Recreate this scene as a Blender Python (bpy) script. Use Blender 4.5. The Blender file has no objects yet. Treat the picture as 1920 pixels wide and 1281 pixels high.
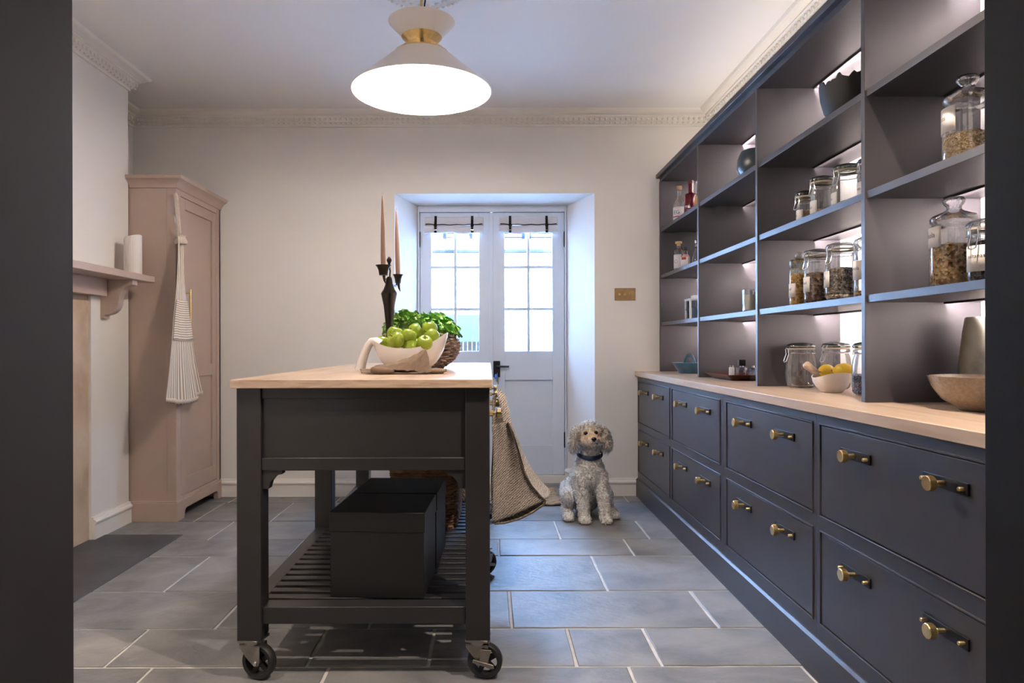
import bpy, bmesh, math, random
import numpy as np
from mathutils import Vector, Matrix, noise as mnoise

random.seed(7)
rng = np.random.default_rng(7)
SC = bpy.context.scene
COL = SC.collection
PI = math.pi
sin, cos = math.sin, math.cos

# ------------------------------------------------------------------ camera
cam_data = bpy.data.cameras.new('camera')
cam = bpy.data.objects.new('camera', cam_data)
COL.objects.link(cam)
cam.location = (0, 0, 1.05)
cam.rotation_euler = (PI / 2, math.radians(0.12), 0)
cam_data.sensor_width = 36
cam_data.lens = 24.375
cam_data.shift_x = 44 / 1920
cam_data.shift_y = 7.5 / 1920
cam_data.clip_start = 0.05
SC.camera = cam

# ------------------------------------------------------------------ world, lights, exposure
world = bpy.data.worlds.new('world')
SC.world = world
world.use_nodes = True
wn = world.node_tree.nodes
bg = wn['Background']
bg.inputs[0].default_value = (0.335, 0.56, 1.0, 1)
bg.inputs[1].default_value = 78.0
vs = SC.view_settings
vs.view_transform = 'Standard'
vs.look = 'None'
vs.exposure = 1.1
vs.gamma = 1.0
vs.use_curve_mapping = False

PENDANT_W = 42
DOWN_W = 85
LED_W = 5.5


def add_light(name, kind, loc, rot=(0, 0, 0), energy=10, color=(1, 1, 1), parent=None, **kw):
    d = bpy.data.lights.new(name, kind)
    d.energy = energy
    d.color = color
    for k, v in kw.items():
        if k == 'portal':
            d.cycles.is_portal = True
        else:
            setattr(d, k, v)
    o = bpy.data.objects.new(name, d)
    COL.objects.link(o)
    o.location = loc
    o.rotation_euler = rot
    o.parent = parent
    return o


# portal at the glazed doors: guides the sampling of the sky, gives no light itself
add_light('door_portal', 'AREA', (0.03, 5.42, 1.5), (PI / 2, 0, PI), shape='RECTANGLE', size=1.2, size_y=1.2, portal=True)

# ------------------------------------------------------------------ materials
MATS = {}


def nodes_of(m):
    m.use_nodes = True
    nt = m.node_tree
    return nt, nt.nodes, nt.links, nt.nodes['Principled BSDF']


def mat(name, col, rough=0.5, metal=0.0, var=0.06, nscale=6.0, bump=0.0, bscale=80.0, spec=0.5, sheen=0.0, stretch=None, coat=0.0):
    if name in MATS:
        return MATS[name]
    m = bpy.data.materials.new(name)
    nt, N, L, b = nodes_of(m)
    b.inputs['Roughness'].default_value = rough
    b.inputs['Metallic'].default_value = metal
    b.inputs['Specular IOR Level'].default_value = spec
    if sheen:
        b.inputs['Sheen Weight'].default_value = sheen
    if coat:
        b.inputs['Coat Weight'].default_value = coat
        b.inputs['Coat Roughness'].default_value = 0.15
    tc = N.new('ShaderNodeTexCoord')
    mp = N.new('ShaderNodeMapping')
    L.new(tc.outputs['Object'], mp.inputs[0])
    if stretch:
        mp.inputs['Scale'].default_value = stretch
    nz = N.new('ShaderNodeTexNoise')
    nz.inputs['Scale'].default_value = nscale
    nz.inputs['Detail'].default_value = 4
    L.new(mp.outputs[0], nz.inputs['Vector'])
    rp = N.new('ShaderNodeValToRGB')
    c = np.array(col)
    rp.color_ramp.elements[0].position = 0.3
    rp.color_ramp.elements[1].position = 0.7
    rp.color_ramp.elements[0].color = (*(c * (1 - var)), 1)
    rp.color_ramp.elements[1].color = (*np.minimum(c * (1 + var), 1), 1)
    L.new(nz.outputs['Fac'], rp.inputs[0])
    L.new(rp.outputs[0], b.inputs['Base Color'])
    if bump:
        n2 = N.new('ShaderNodeTexNoise')
        n2.inputs['Scale'].default_value = bscale
        n2.inputs['Detail'].default_value = 3
        L.new(mp.outputs[0], n2.inputs['Vector'])
        bp = N.new('ShaderNodeBump')
        bp.inputs['Strength'].default_value = bump
        bp.inputs['Distance'].default_value = 0.004
        L.new(n2.outputs['Fac'], bp.inputs['Height'])
        L.new(bp.outputs[0], b.inputs['Normal'])
    MATS[name] = m
    return m


def mat_ramp(name, stops, rough, nscale, detail=5, stretch=(1, 1, 1), bump=0.2, bscale=40, metal=0, distort=0.0, tex='noise', rand=0.0, dist=0.004, spec=0.5):
    """Colour from a noise / voronoi field through several colour stops."""
    if name in MATS:
        return MATS[name]
    m = bpy.data.materials.new(name)
    nt, N, L, b = nodes_of(m)
    b.inputs['Roughness'].default_value = rough
    b.inputs['Metallic'].default_value = metal
    b.inputs['Specular IOR Level'].default_value = spec
    tc = N.new('ShaderNodeTexCoord')
    mp = N.new('ShaderNodeMapping')
    mp.inputs['Scale'].default_value = stretch
    L.new(tc.outputs['Object'], mp.inputs[0])
    if tex == 'voronoi':
        t = N.new('ShaderNodeTexVoronoi')
        t.inputs['Scale'].default_value = nscale
        sep = N.new('ShaderNodeSeparateColor')
        L.new(t.outputs['Color'], sep.inputs[0])
        out = sep.outputs[0]
        hout = t.outputs['Distance']
    else:
        t = N.new('ShaderNodeTexNoise')
        t.inputs['Scale'].default_value = nscale
        t.inputs['Detail'].default_value = detail
        t.inputs['Distortion'].default_value = distort
        out = t.outputs['Fac']
        hout = None
    L.new(mp.outputs[0], t.inputs['Vector'])
    if rand:
        oi = N.new('ShaderNodeObjectInfo')
        ma = N.new('ShaderNodeMath')
        ma.operation = 'MULTIPLY_ADD'
        L.new(oi.outputs['Random'], ma.inputs[0])
        ma.inputs[1].default_value = rand
        ma.inputs[2].default_value = -rand / 2
        ad = N.new('ShaderNodeMath')
        ad.operation = 'ADD'
        L.new(ma.outputs[0], ad.inputs[0])
        L.new(out, ad.inputs[1])
        out = ad.outputs[0]
    rp = N.new('ShaderNodeValToRGB')
    els = rp.color_ramp.elements
    while len(els) < len(stops):
        els.new(0.5)
    for e, (p, c) in zip(els, stops):
        e.position = p
        e.color = (*c, 1)
    L.new(out, rp.inputs[0])
    L.new(rp.outputs[0], b.inputs['Base Color'])
    if bump:
        bp = N.new('ShaderNodeBump')
        bp.inputs['Strength'].default_value = bump
        bp.inputs['Distance'].default_value = dist
        if hout is None:
            n2 = N.new('ShaderNodeTexNoise')
            n2.inputs['Scale'].default_value = bscale
            n2.inputs['Detail'].default_value = 6
            L.new(mp.outputs[0], n2.inputs['Vector'])
            hout = n2.outputs['Fac']
        L.new(hout, bp.inputs['Height'])
        L.new(bp.outputs[0], b.inputs['Normal'])
    MATS[name] = m
    return m


def mat_glass(name, tint=(0.97, 0.98, 0.98), edge=(0.62, 0.66, 0.68), gloss=0.08, power=0.35):
    if name in MATS:
        return MATS[name]
    m = bpy.data.materials.new(name)
    m.use_nodes = True
    nt = m.node_tree
    N, L = nt.nodes, nt.links
    N.clear()
    out = N.new('ShaderNodeOutputMaterial')
    tr = N.new('ShaderNodeBsdfTransparent')
    gl = N.new('ShaderNodeBsdfGlossy')
    gl.inputs['Roughness'].default_value = 0.03
    gl.inputs['Color'].default_value = (1, 1, 1, 1)
    lw = N.new('ShaderNodeLayerWeight')
    lw.inputs['Blend'].default_value = power
    mc = N.new('ShaderNodeMix')
    mc.data_type = 'RGBA'
    mc.inputs[6].default_value = (*tint, 1)
    mc.inputs[7].default_value = (*edge, 1)
    L.new(lw.outputs['Facing'], mc.inputs[0])
    L.new(mc.outputs[2], tr.inputs[0])
    fr = N.new('ShaderNodeFresnel')
    fr.inputs[0].default_value = 1.45
    mi = N.new('ShaderNodeMath')
    mi.operation = 'MULTIPLY_ADD'
    L.new(fr.outputs[0], mi.inputs[0])
    mi.inputs[1].default_value = 0.8
    mi.inputs[2].default_value = gloss - 0.04
    mx = N.new('ShaderNodeMixShader')
    L.new(mi.outputs[0], mx.inputs[0])
    L.new(tr.outputs[0], mx.inputs[1])
    L.new(gl.outputs[0], mx.inputs[2])
    L.new(mx.outputs[0], out.inputs[0])
    MATS[name] = m
    return m


def mat_emit(name, col, strength):
    if name in MATS:
        return MATS[name]
    m = bpy.data.materials.new(name)
    nt, N, L, b = nodes_of(m)
    b.inputs['Base Color'].default_value = (*col, 1)
    b.inputs['Emission Color'].default_value = (*col, 1)
    b.inputs['Emission Strength'].default_value = strength
    MATS[name] = m
    return m


def mat_stripe(name, c1, c2, axis, scale, rough=0.85, width=0.5):
    """Woven stripes along one object axis, with weave bump."""
    if name in MATS:
        return MATS[name]
    m = bpy.data.materials.new(name)
    nt, N, L, b = nodes_of(m)
    b.inputs['Roughness'].default_value = rough
    b.inputs['Specular IOR Level'].default_value = 0.2
    tc = N.new('ShaderNodeTexCoord')
    w = N.new('ShaderNodeTexWave')
    w.bands_direction = axis
    w.inputs['Scale'].default_value = scale
    w.inputs['Distortion'].default_value = 0.4
    L.new(tc.outputs['UV'], w.inputs['Vector'])
    rp = N.new('ShaderNodeValToRGB')
    rp.color_ramp.elements[0].position = width - 0.12
    rp.color_ramp.elements[1].position = width + 0.12
    rp.color_ramp.elements[0].color = (*c1, 1)
    rp.color_ramp.elements[1].color = (*c2, 1)
    L.new(w.outputs['Fac'], rp.inputs[0])
    L.new(rp.outputs[0], b.inputs['Base Color'])
    n2 = N.new('ShaderNodeTexNoise')
    n2.inputs['Scale'].default_value = 400
    bp = N.new('ShaderNodeBump')
    bp.inputs['Strength'].default_value = 0.25
    bp.inputs['Distance'].default_value = 0.001
    L.new(tc.outputs['Object'], n2.inputs['Vector'])
    L.new(n2.outputs['Fac'], bp.inputs['Height'])
    L.new(bp.outputs[0], b.inputs['Normal'])
    MATS[name] = m
    return m


WALL = mat('wall_paint', (0.80, 0.775, 0.745), 0.85, var=0.015, nscale=3, bump=0.05, bscale=120, spec=0.2)
CEIL = mat('ceiling_paint', (0.82, 0.81, 0.81), 0.9, var=0.01, nscale=3, bump=0.03, bscale=120, spec=0.2)
TRIM = mat('trim_paint', (0.80, 0.775, 0.73), 0.5, var=0.02)
DARK = mat('charcoal_paint', (0.038, 0.034, 0.039), 0.40, var=0.05, nscale=9, bump=0.03, bscale=200)
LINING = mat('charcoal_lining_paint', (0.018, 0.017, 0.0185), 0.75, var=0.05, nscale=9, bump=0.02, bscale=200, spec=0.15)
ISL = mat('island_charcoal_paint', (0.016, 0.0145, 0.015), 0.40, var=0.05, nscale=9, bump=0.03, bscale=200)
TAUPE = mat('taupe_paint', (0.44, 0.335, 0.28), 0.5, var=0.03, nscale=5, bump=0.03, bscale=150)
DOORP = mat('door_paint', (0.66, 0.73, 0.83), 0.45, var=0.02)
BRASS = mat('brushed_brass', (0.74, 0.55, 0.26), 0.28, 1.0, var=0.1, nscale=60, bump=0.05, bscale=300)
BLACKM = mat('black_metal', (0.012, 0.012, 0.014), 0.4, 0.6, var=0.1)
STEEL = mat('dull_steel', (0.32, 0.30, 0.28), 0.38, 1.0, var=0.12, nscale=30)
CHROME = mat('bright_wire', (0.75, 0.76, 0.78), 0.18, 1.0, var=0.03)
OAK = mat_ramp('oak', [(0.25, (0.40, 0.285, 0.20)), (0.5, (0.52, 0.385, 0.28)), (0.75, (0.60, 0.46, 0.345))], 0.33, 3.0, 6, (9, 0.8, 9), 0.06, 30, distort=0.8)
OAKX = mat_ramp('oak_across', [(0.25, (0.29, 0.195, 0.13)), (0.5, (0.44, 0.315, 0.225)), (0.75, (0.54, 0.40, 0.295))], 0.33, 3.0, 6, (3.5, 0.6, 30), 0.06, 30, distort=0.8)
STONE = mat_ramp('flagstone', [(0.20, (0.075, 0.078, 0.085)), (0.36, (0.145, 0.146, 0.152)), (0.5, (0.19, 0.189, 0.193)), (0.66, (0.235, 0.231, 0.228)), (0.85, (0.29, 0.28, 0.27))], 0.48, 3.4, 12, (1, 1.4, 1), 0.45, 34, rand=0.10, distort=0.9, dist=0.006)
GROUT = mat('pale_grout', (0.50, 0.485, 0.465), 0.9, var=0.12, nscale=20, bump=0.3, bscale=150)
SLATE = mat_ramp('slate', [(0.3, (0.030, 0.032, 0.038)), (0.7, (0.062, 0.064, 0.072))], 0.5, 5, 8, bump=0.25, bscale=30)
LIME = mat_ramp('raw_stone', [(0.3, (0.40, 0.29, 0.20)), (0.55, (0.56, 0.43, 0.315)), (0.75, (0.64, 0.52, 0.40))], 0.9, 4, 8, bump=0.4, bscale=35)
GLASS = mat_glass('clear_glass')
PANE = mat_glass('window_glass', (0.98, 0.99, 1.0), (0.9, 0.95, 0.97), 0.05, 0.2)
CERAM = mat('white_glazed_ceramic', (0.80, 0.76, 0.72), 0.16, var=0.015, coat=0.4)
MATTEW = mat('matt_white_ceramic', (0.74, 0.69, 0.65), 0.55, var=0.02)
LABELP = mat('cream_label_paper', (0.66, 0.61, 0.565), 0.8, var=0.02)
INK = mat('dark_ink', (0.02, 0.02, 0.02), 0.7, var=0.0)
LINEN = mat('blind_linen', (0.66, 0.64, 0.66), 0.9, var=0.05, nscale=200, bump=0.2, bscale=500, spec=0.1)
NAPK = mat('brown_linen', (0.17, 0.12, 0.085), 0.9, var=0.10, nscale=60, bump=0.3, bscale=500, spec=0.15)


# ------------------------------------------------------------------ mesh helpers
class MB:
    def __init__(s):
        s.v, s.f, s.uv = [], [], []

    def add(s, vs, fs):
        o = len(s.v)
        s.v += [tuple(p) for p in vs]
        s.f += [tuple(i + o for i in f) for f in fs]
        return s

    def box(s, x0, x1, y0, y1, z0, z1):
        return s.add([(x0, y0, z0), (x1, y0, z0), (x1, y1, z0), (x0, y1, z0), (x0, y0, z1), (x1, y0, z1), (x1, y1, z1), (x0, y1, z1)],
                     [(0, 3, 2, 1), (4, 5, 6, 7), (0, 1, 5, 4), (1, 2, 6, 5), (2, 3, 7, 6), (3, 0, 4, 7)])

    def prism(s, poly, axis, a, b):
        n = len(poly)

        def P(p, t):
            return {'x': (t, p[0], p[1]), 'y': (p[0], t, p[1]), 'z': (p[0], p[1], t)}[axis]
        vs = [P(p, a) for p in poly] + [P(p, b) for p in poly]
        fs = [tuple(range(n))[::-1], tuple(range(n, 2 * n))] + [(i, (i + 1) % n, n + (i + 1) % n, n + i) for i in range(n)]
        return s.add(vs, fs)

    def lathe(s, prof, n=32, c=(0, 0, 0), axis='z', wav=None):
        vs, fs, rows = [], [], []
        for r, z in prof:
            if r < 1e-6:
                rows.append([len(vs)])
                vs.append((0, 0, z))
            else:
                row = []
                for i in range(n):
                    a = 2 * PI * i / n
                    row.append(len(vs))
                    vs.append((r * cos(a), r * sin(a), z))
                rows.append(row)
        for A, B in zip(rows, rows[1:]):
            if len(A) == 1 and len(B) == 1:
                continue
            for i in range(n):
                j = (i + 1) % n
                if len(A) == 1:
                    fs.append((A[0], B[j], B[i]))
                elif len(B) == 1:
                    fs.append((A[i], A[j], B[0]))
                else:
                    fs.append((A[i], A[j], B[j], B[i]))
        if axis == 'x':
            vs = [(z, x, y) for x, y, z in vs]
        elif axis == '-x':
            vs = [(-z, -x, y) for x, y, z in vs]
        elif axis == 'y':
            vs = [(x, z, -y) for x, y, z in vs]
        vs = [(x + c[0], y + c[1], z + c[2]) for x, y, z in vs]
        return s.add(vs, fs)

    def tube(s, pts, r, n=8, closed=False, flat=None):
        pts = [Vector(p) for p in pts]
        m = len(pts)
        rs = r if isinstance(r, (list, tuple)) else [r] * m
        vs, fs = [], []
        up = None
        for i, p in enumerate(pts):
            if closed:
                t = (pts[(i + 1) % m] - pts[i - 1]).normalized()
            else:
                t = (pts[min(i + 1, m - 1)] - pts[max(i - 1, 0)]).normalized()
            if up is None:
                up = Vector((0, 0, 1)) if abs(t.z) < 0.9 else Vector((1, 0, 0))
            u = t.cross(up)
            if u.length < 1e-5:
                u = t.orthogonal()
            u.normalize()
            w = u.cross(t).normalized()
            up = w
            for k in range(n):
                a = 2 * PI * k / n
                fu, fw = (flat or (1, 1))
                vs.append(p + u * cos(a) * rs[i] * fu + w * sin(a) * rs[i] * fw)
        rng_ = range(m if closed else m - 1)
        for i in rng_:
            j = (i + 1) % m
            for k in range(n):
                l = (k + 1) % n
                fs.append((i * n + k, i * n + l, j * n + l, j * n + k))
        if not closed:
            fs.append(tuple(range(n))[::-1])
            fs.append(tuple((m - 1) * n + k for k in range(n)))
        return s.add(vs, fs)

    def grid(s, fn, nu, nv, cu=False, cv=False):
        vs = [fn(i / (nu if cu else nu - 1), j / (nv if cv else nv - 1)) for i in range(nu) for j in range(nv)]
        fs = []
        for i in range(nu if cu else nu - 1):
            for j in range(nv if cv else nv - 1):
                i2, j2 = (i + 1) % nu, (j + 1) % nv
                fs.append((i * nv + j, i2 * nv + j, i2 * nv + j2, i * nv + j2))
        return s.add(vs, fs)

    def ball(s, c, r, n=16, m=10):
        if not isinstance(r, (tuple, list)):
            r = (r, r, r)
        o = len(s.v)
        s.lathe([(sin(PI * i / m), -cos(PI * i / m)) if 0 < i < m else (0, -cos(PI * i / m)) for i in range(m + 1)], n)
        for i in range(o, len(s.v)):
            x, y, z = s.v[i]
            s.v[i] = (c[0] + x * r[0], c[1] + y * r[1], c[2] + z * r[2])
        return s

    def xform(s, M):
        s.v = [tuple(M @ Vector(p)) for p in s.v]
        return s

    def build(s, name, m, parent=None, smooth=35, bevel=0, segs=2, kind=None, label=None, loc=None, recalc=True, subsurf=0, solid=0, gridmat=None, uv=None):
        me = bpy.data.meshes.new(name)
        me.from_pydata([tuple(map(float, p)) for p in s.v], [], s.f)
        if recalc:
            bm = bmesh.new()
            bm.from_mesh(me)
            bmesh.ops.recalc_face_normals(bm, faces=bm.faces)
            bm.to_mesh(me)
            bm.free()
        if smooth:
            me.polygons.foreach_set('use_smooth', [True] * len(me.polygons))
            if smooth < 180:
                me.set_sharp_from_angle(angle=math.radians(smooth))
        if uv is not None:
            lay = me.uv_layers.new(name='UVMap')
            for lp in me.loops:
                lay.data[lp.index].uv = uv[lp.vertex_index]
        me.materials.append(m)
        o = bpy.data.objects.new(name, me)
        COL.objects.link(o)
        if loc:
            o.location = loc
        o.parent = parent
        if solid:
            md = o.modifiers.new('solid', 'SOLIDIFY')
            md.thickness = solid
            md.offset = 0
        if subsurf:
            md = o.modifiers.new('sub', 'SUBSURF')
            md.levels = md.render_levels = subsurf
        if bevel:
            md = o.modifiers.new('bevel', 'BEVEL')
            md.width = bevel
            md.segments = segs
            md.limit_method = 'ANGLE'
            md.angle_limit = math.radians(40)
        if kind:
            o['kind'] = kind
        if label:
            o['label'] = label
        return o


def tag(o, label, cat, group=None):
    o['label'] = label
    o['category'] = cat
    if group:
        o['group'] = group
    return o


def thing(name, label, cat, loc=(0, 0, 0), rz=0, group=None):
    o = bpy.data.objects.new(name, None)
    o.empty_display_size = 0.05
    COL.objects.link(o)
    o.location = loc
    o.rotation_euler = (0, 0, rz)
    return tag(o, label, cat, group)


def struct(o):
    o['kind'] = 'structure'
    return o


def dup(o, parent=None):
    c = o.copy()
    COL.objects.link(c)
    c.parent = parent
    for ch in list(o.children):
        dup(ch, c)
    return c


def text_geo(s, size):
    cu = bpy.data.curves.new('txt', 'FONT')
    cu.body = s
    cu.size = size
    cu.align_x = 'CENTER'
    cu.align_y = 'CENTER'
    cu.resolution_u = 2
    o = bpy.data.objects.new('txt', cu)
    COL.objects.link(o)
    dg = bpy.context.evaluated_depsgraph_get()
    me = o.evaluated_get(dg).to_mesh()
    vs = [tuple(v.co) for v in me.vertices]
    fs = [tuple(p.vertices) for p in me.polygons]
    o.evaluated_get(dg).to_mesh_clear()
    bpy.data.objects.remove(o)
    bpy.data.curves.remove(cu)
    return vs, fs


def cyl_label(parent, R, a0, half, z0, z1, paper, texts, name='label'):
    """A paper label wrapped on a round jar, with printed text as sub-part."""
    mb = MB()
    mb.grid(lambda u, v: ((R + 0.0006) * cos(a0 + (u * 2 - 1) * half), (R + 0.0006) * sin(a0 + (u * 2 - 1) * half), z0 + v * (z1 - z0)), 13, 2)
    lab = mb.build(name, paper, parent, recalc=False, solid=0.0006)
    t = MB()
    for (s, size, dz, m) in texts:
        v, f = text_geo(s, size)
        t.add([((R + 0.0014) * cos(a0 + x / R), (R + 0.0014) * sin(a0 + x / R), (z0 + z1) / 2 + dz + y) for x, y, _ in v], f)
    if texts:
        t.build('lettering', texts[0][3], lab, smooth=0, recalc=False)
    return lab

# ================================================================== SETTING
H = 2.675            # ceiling height
XL, XR = -2.48, 1.55
YB = 4.84            # back wall
XB = -2.15           # chimney breast face


def sweep(mb, path, prof, z0):
    """Mitred sweep of profile (out, up) along a plan path, room on the right hand."""
    n = len(prof)
    P = [Vector(p) for p in path]
    nm = []
    for a, b in zip(P, P[1:]):
        d = (b - a).normalized()
        nm.append(Vector((d.y, -d.x)))
    vs = []
    for i, p in enumerate(P):
        if i == 0:
            m = nm[0]
        elif i == len(P) - 1:
            m = nm[-1]
        else:
            m = (nm[i - 1] + nm[i]) / (1 + nm[i - 1].dot(nm[i]))
        for o, u in prof:
            vs.append((p.x + m.x * o, p.y + m.y * o, z0 + u))
    fs = []
    for i in range(len(P) - 1):
        for k in range(n):
            l = (k + 1) % n
            fs.append((i * n + k, i * n + l, (i + 1) * n + l, (i + 1) * n + k))
    fs.append(tuple(range(n)))
    fs.append(tuple((len(P) - 1) * n + k for k in range(n))[::-1])
    mb.add(vs, fs)


# ---- floor: pale grout bed and flagstones laid in 500 / 400 / 300 courses
floor = struct(MB().box(XL, XR, -2.6, YB, -0.10, -0.004).box(-0.655, 0.741, YB, 5.38, -0.10, -0.004).build('floor', GROUT))
rows = [(4.65, 5.0), (4.155, 4.65), (3.76, 4.155), (3.464, 3.76), (2.967, 3.464), (2.575, 2.967), (2.269, 2.575),
        (1.77, 2.269), (1.37, 1.77), (1.07, 1.37), (0.57, 1.07), (0.17, 0.57), (-0.13, 0.17), (-0.63, -0.13), (-1.03, -0.63), (-1.33, -1.03), (-1.83, -1.33), (-2.23, -1.83), (-2.6, -2.23)]
joints = [[-1.75, -1.03, -0.35, 0.30, 0.938], [-1.77, -1.31, -0.62, -0.03], [-1.526, -0.95, -0.3, 0.39, 0.874], [-1.0, -0.3, 0.05, 0.727],
          [-1.393, -0.7, -0.12, 0.508], [-1.02, -0.45, 0.085, 0.855], [-1.262, -0.6, -0.2, 0.288, 0.568], [-1.1, -0.524, 0.455, 1.02]]
for ri, (y0, y1) in enumerate(rows):
    js = joints[ri] if ri < len(joints) else [-1.7 + 0.21 * (ri % 3), -0.9 + 0.17 * (ri % 2), -0.2 + 0.13 * (ri % 3), 0.5 + 0.19 * (ri % 2), 1.1]
    y1 = min(y1, YB)
    xs = [XL] + js + [XR]
    for a, b in zip(xs, xs[1:]):
        g = 0.0055
        dz = random.uniform(-0.0012, 0.0012)
        nx, ny = max(2, int((b - a) / 0.07)), max(2, int((y1 - y0) / 0.07))
        e = lambda: random.uniform(-0.0016, 0.0016)
        top = []
        for i in range(nx):
            top.append((a + g + (b - a - 2 * g) * i / nx, y0 + g + e()))
        for i in range(ny):
            top.append((b - g + e(), y0 + g + (y1 - y0 - 2 * g) * i / ny))
        for i in range(nx):
            top.append((b - g - (b - a - 2 * g) * i / nx, y1 - g + e()))
        for i in range(ny):
            top.append((a + g + e(), y1 - g - (y1 - y0 - 2 * g) * i / ny))
        n = len(top)
        cx, cy = (a + b) / 2, (y0 + y1) / 2
        mb = MB()
        mb.add([(x - cx, y - cy, -0.03) for x, y in top] + [(x - cx, y - cy, dz - 0.002) for x, y in top] +
               [(x - cx - 0.003 * np.sign(x - cx), y - cy - 0.003 * np.sign(y - cy), dz) for x, y in top],
               [(i, (i + 1) % n, n + (i + 1) % n, n + i) for i in range(n)] + [(n + i, n + (i + 1) % n, 2 * n + (i + 1) % n, 2 * n + i) for i in range(n)] + [tuple(range(2 * n, 3 * n))])
        mb.build('flagstone', STONE, floor, smooth=0, loc=(cx, cy, 0))
struct(MB().box(-0.60, 0.66, YB + 0.006, 5.24, -0.05, 0).build('flagstone', STONE, floor, bevel=0.003))

# ---- ceiling, with plaster rose
ceiling = struct(MB().box(XL - 0.3, XR + 0.3, -2.8, YB + 0.05, H, H + 0.12).build('ceiling', CEIL))
ROSE = (-0.296, 3.12)
rb = MB()
rb.lathe([(0, H + 0.005), (0.208, H + 0.005), (0.208, H - 0.006), (0.196, H - 0.014), (0.18, H - 0.008), (0.165, H - 0.008), (0.155, H - 0.018), (0.12, H - 0.026), (0.09, H - 0.02), (0.06, H - 0.034), (0, H - 0.036)], 64, (ROSE[0], ROSE[1], 0))
rose = rb.build('ceiling_rose', CEIL, smooth=50)
tag(rose, 'round white plaster rose on the ceiling above the pendant lamp', 'ceiling rose')
rb = MB()
for i in range(44):
    a = 2 * PI * i / 44
    rb.ball((ROSE[0] + 0.2 * cos(a), ROSE[1] + 0.2 * sin(a), H - 0.011), (0.009, 0.009, 0.008), 8, 5)
for i in range(22):
    a = 2 * PI * i / 22
    rb.ball((ROSE[0] + 0.14 * cos(a), ROSE[1] + 0.14 * sin(a), H - 0.022), (0.014, 0.014, 0.009), 8, 5)
rb.build('beading', CEIL, rose, smooth=180, kind='stuff')

# ---- walls
wb = MB()
wb.prism([(XL - 0.3, YB), (-0.655, YB), (-0.536, 5.28), (-0.536, 5.40), (XL - 0.3, 5.40)], 'z', -0.1, H + 0.05)
wb.prism([(0.741, YB), (XR + 0.3, YB), (XR + 0.3, 5.40), (0.593, 5.40), (0.593, 5.28)], 'z', -0.1, H + 0.05)
wb.prism([(-0.655, YB), (0.741, YB), (0.593, 5.28), (0.593, 5.40), (-0.536, 5.40), (-0.536, 5.28)], 'z', 2.111, H + 0.05)
struct(wb.build('wall_back', WALL, smooth=0))
wl = MB()
wl.box(XL - 0.3, XL, 0.63, YB, -0.1, H + 0.05)
struct(wl.build('wall_left', WALL, smooth=0))
# chimney breast round a fireplace opening
struct(MB().box(XL, XB, 2.05, 2.45, -0.05, H + 0.02).build('wall_chimney_near', WALL, smooth=0))
struct(MB().box(XL, XB, 3.75, 4.14, -0.05, H + 0.02).build('wall_chimney_far', WALL, smooth=0))
struct(MB().box(XL, XB, 2.45, 3.75, 1.33, H + 0.02).build('wall_chimney_upper', WALL, smooth=0))
struct(MB().box(XR, XR + 0.3, 0.63, YB + 0.02, -0.1, H + 0.05).build('wall_right', WALL))
# unseen room behind the camera; walls coloured charcoal to cut bounced fill light
struct(MB().box(XL - 0.3, XL, -2.8, 0.63, -0.1, H + 0.05).build('wall_behind_left', DARK))
struct(MB().box(XR, XR + 0.3, -2.8, 0.63, -0.1, H + 0.05).build('wall_behind_right', DARK))
wf = MB()
wf.box(XL, -0.63, 0.63, 0.97, -0.05, H + 0.02)
wf.box(0.747, XR, 0.63, 0.97, -0.05, H + 0.02)
struct(wf.build('wall_front', WALL))
struct(MB().box(XL, XR, -2.8, -2.6, -0.1, H + 0.02).build('wall_behind', DARK))
# charcoal linings of the wide opening the picture is taken through
struct(MB().box(-0.645, -0.598, 0.60, 1.0, 0, H).build('trim_1', LINING, bevel=0.003))
struct(MB().box(0.7146, 0.762, 0.60, 1.0, 0, H).build('trim_2', LINING, bevel=0.003))

# ---- cornice
CP = [(0, 0), (0, -0.1), (0.010, -0.1), (0.010, -0.086), (0.018, -0.082), (0.022, -0.07), (0.030, -0.064), (0.034, -0.050), (0.046, -0.040), (0.052, -0.040), (0.052, -0.032), (0.066, -0.028), (0.078, -0.018), (0.090, -0.014), (0.096, -0.006), (0.10, 0)]
cpath = [(XL, 0.97), (XL, 2.05), (XB, 2.05), (XB, 4.14), (XL, 4.14), (XL, YB), (XR, YB), (XR, 0.97)]
cm = MB()
sweep(cm, cpath, CP, H)
cornice = struct(cm.build('trim_3', TRIM, smooth=25))
eg = MB()
for a, b, o in [((XB, 2.6), (XB, 4.17), 1), ((XL + 0.05, YB), (XR - 0.05, YB), 1), ((XR, YB - 0.05), (XR, 1.6), 1), ((XL, 4.2), (XL, YB - 0.05), 1)]:
    A, B = Vector(a), Vector(b)
    d = (B - A).normalized()
    nrm = Vector((d.y, -d.x))
    L_ = (B - A).length
    n = int(L_ / 0.036)
    for i in range(n + 1):
        p = A + d * (L_ * i / n) + nrm * 0.036
        eg.ball((p.x, p.y, H - 0.056), (0.009, 0.009, 0.012), 6, 4)
        p = A + d * (L_ * i / n) + nrm * 0.024
        eg.box(p.x - 0.006, p.x + 0.006, p.y - 0.006, p.y + 0.006, H - 0.082, H - 0.075)
eg.build('egg_moulding', TRIM, cornice, smooth=180, kind='stuff', recalc=False)

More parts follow.
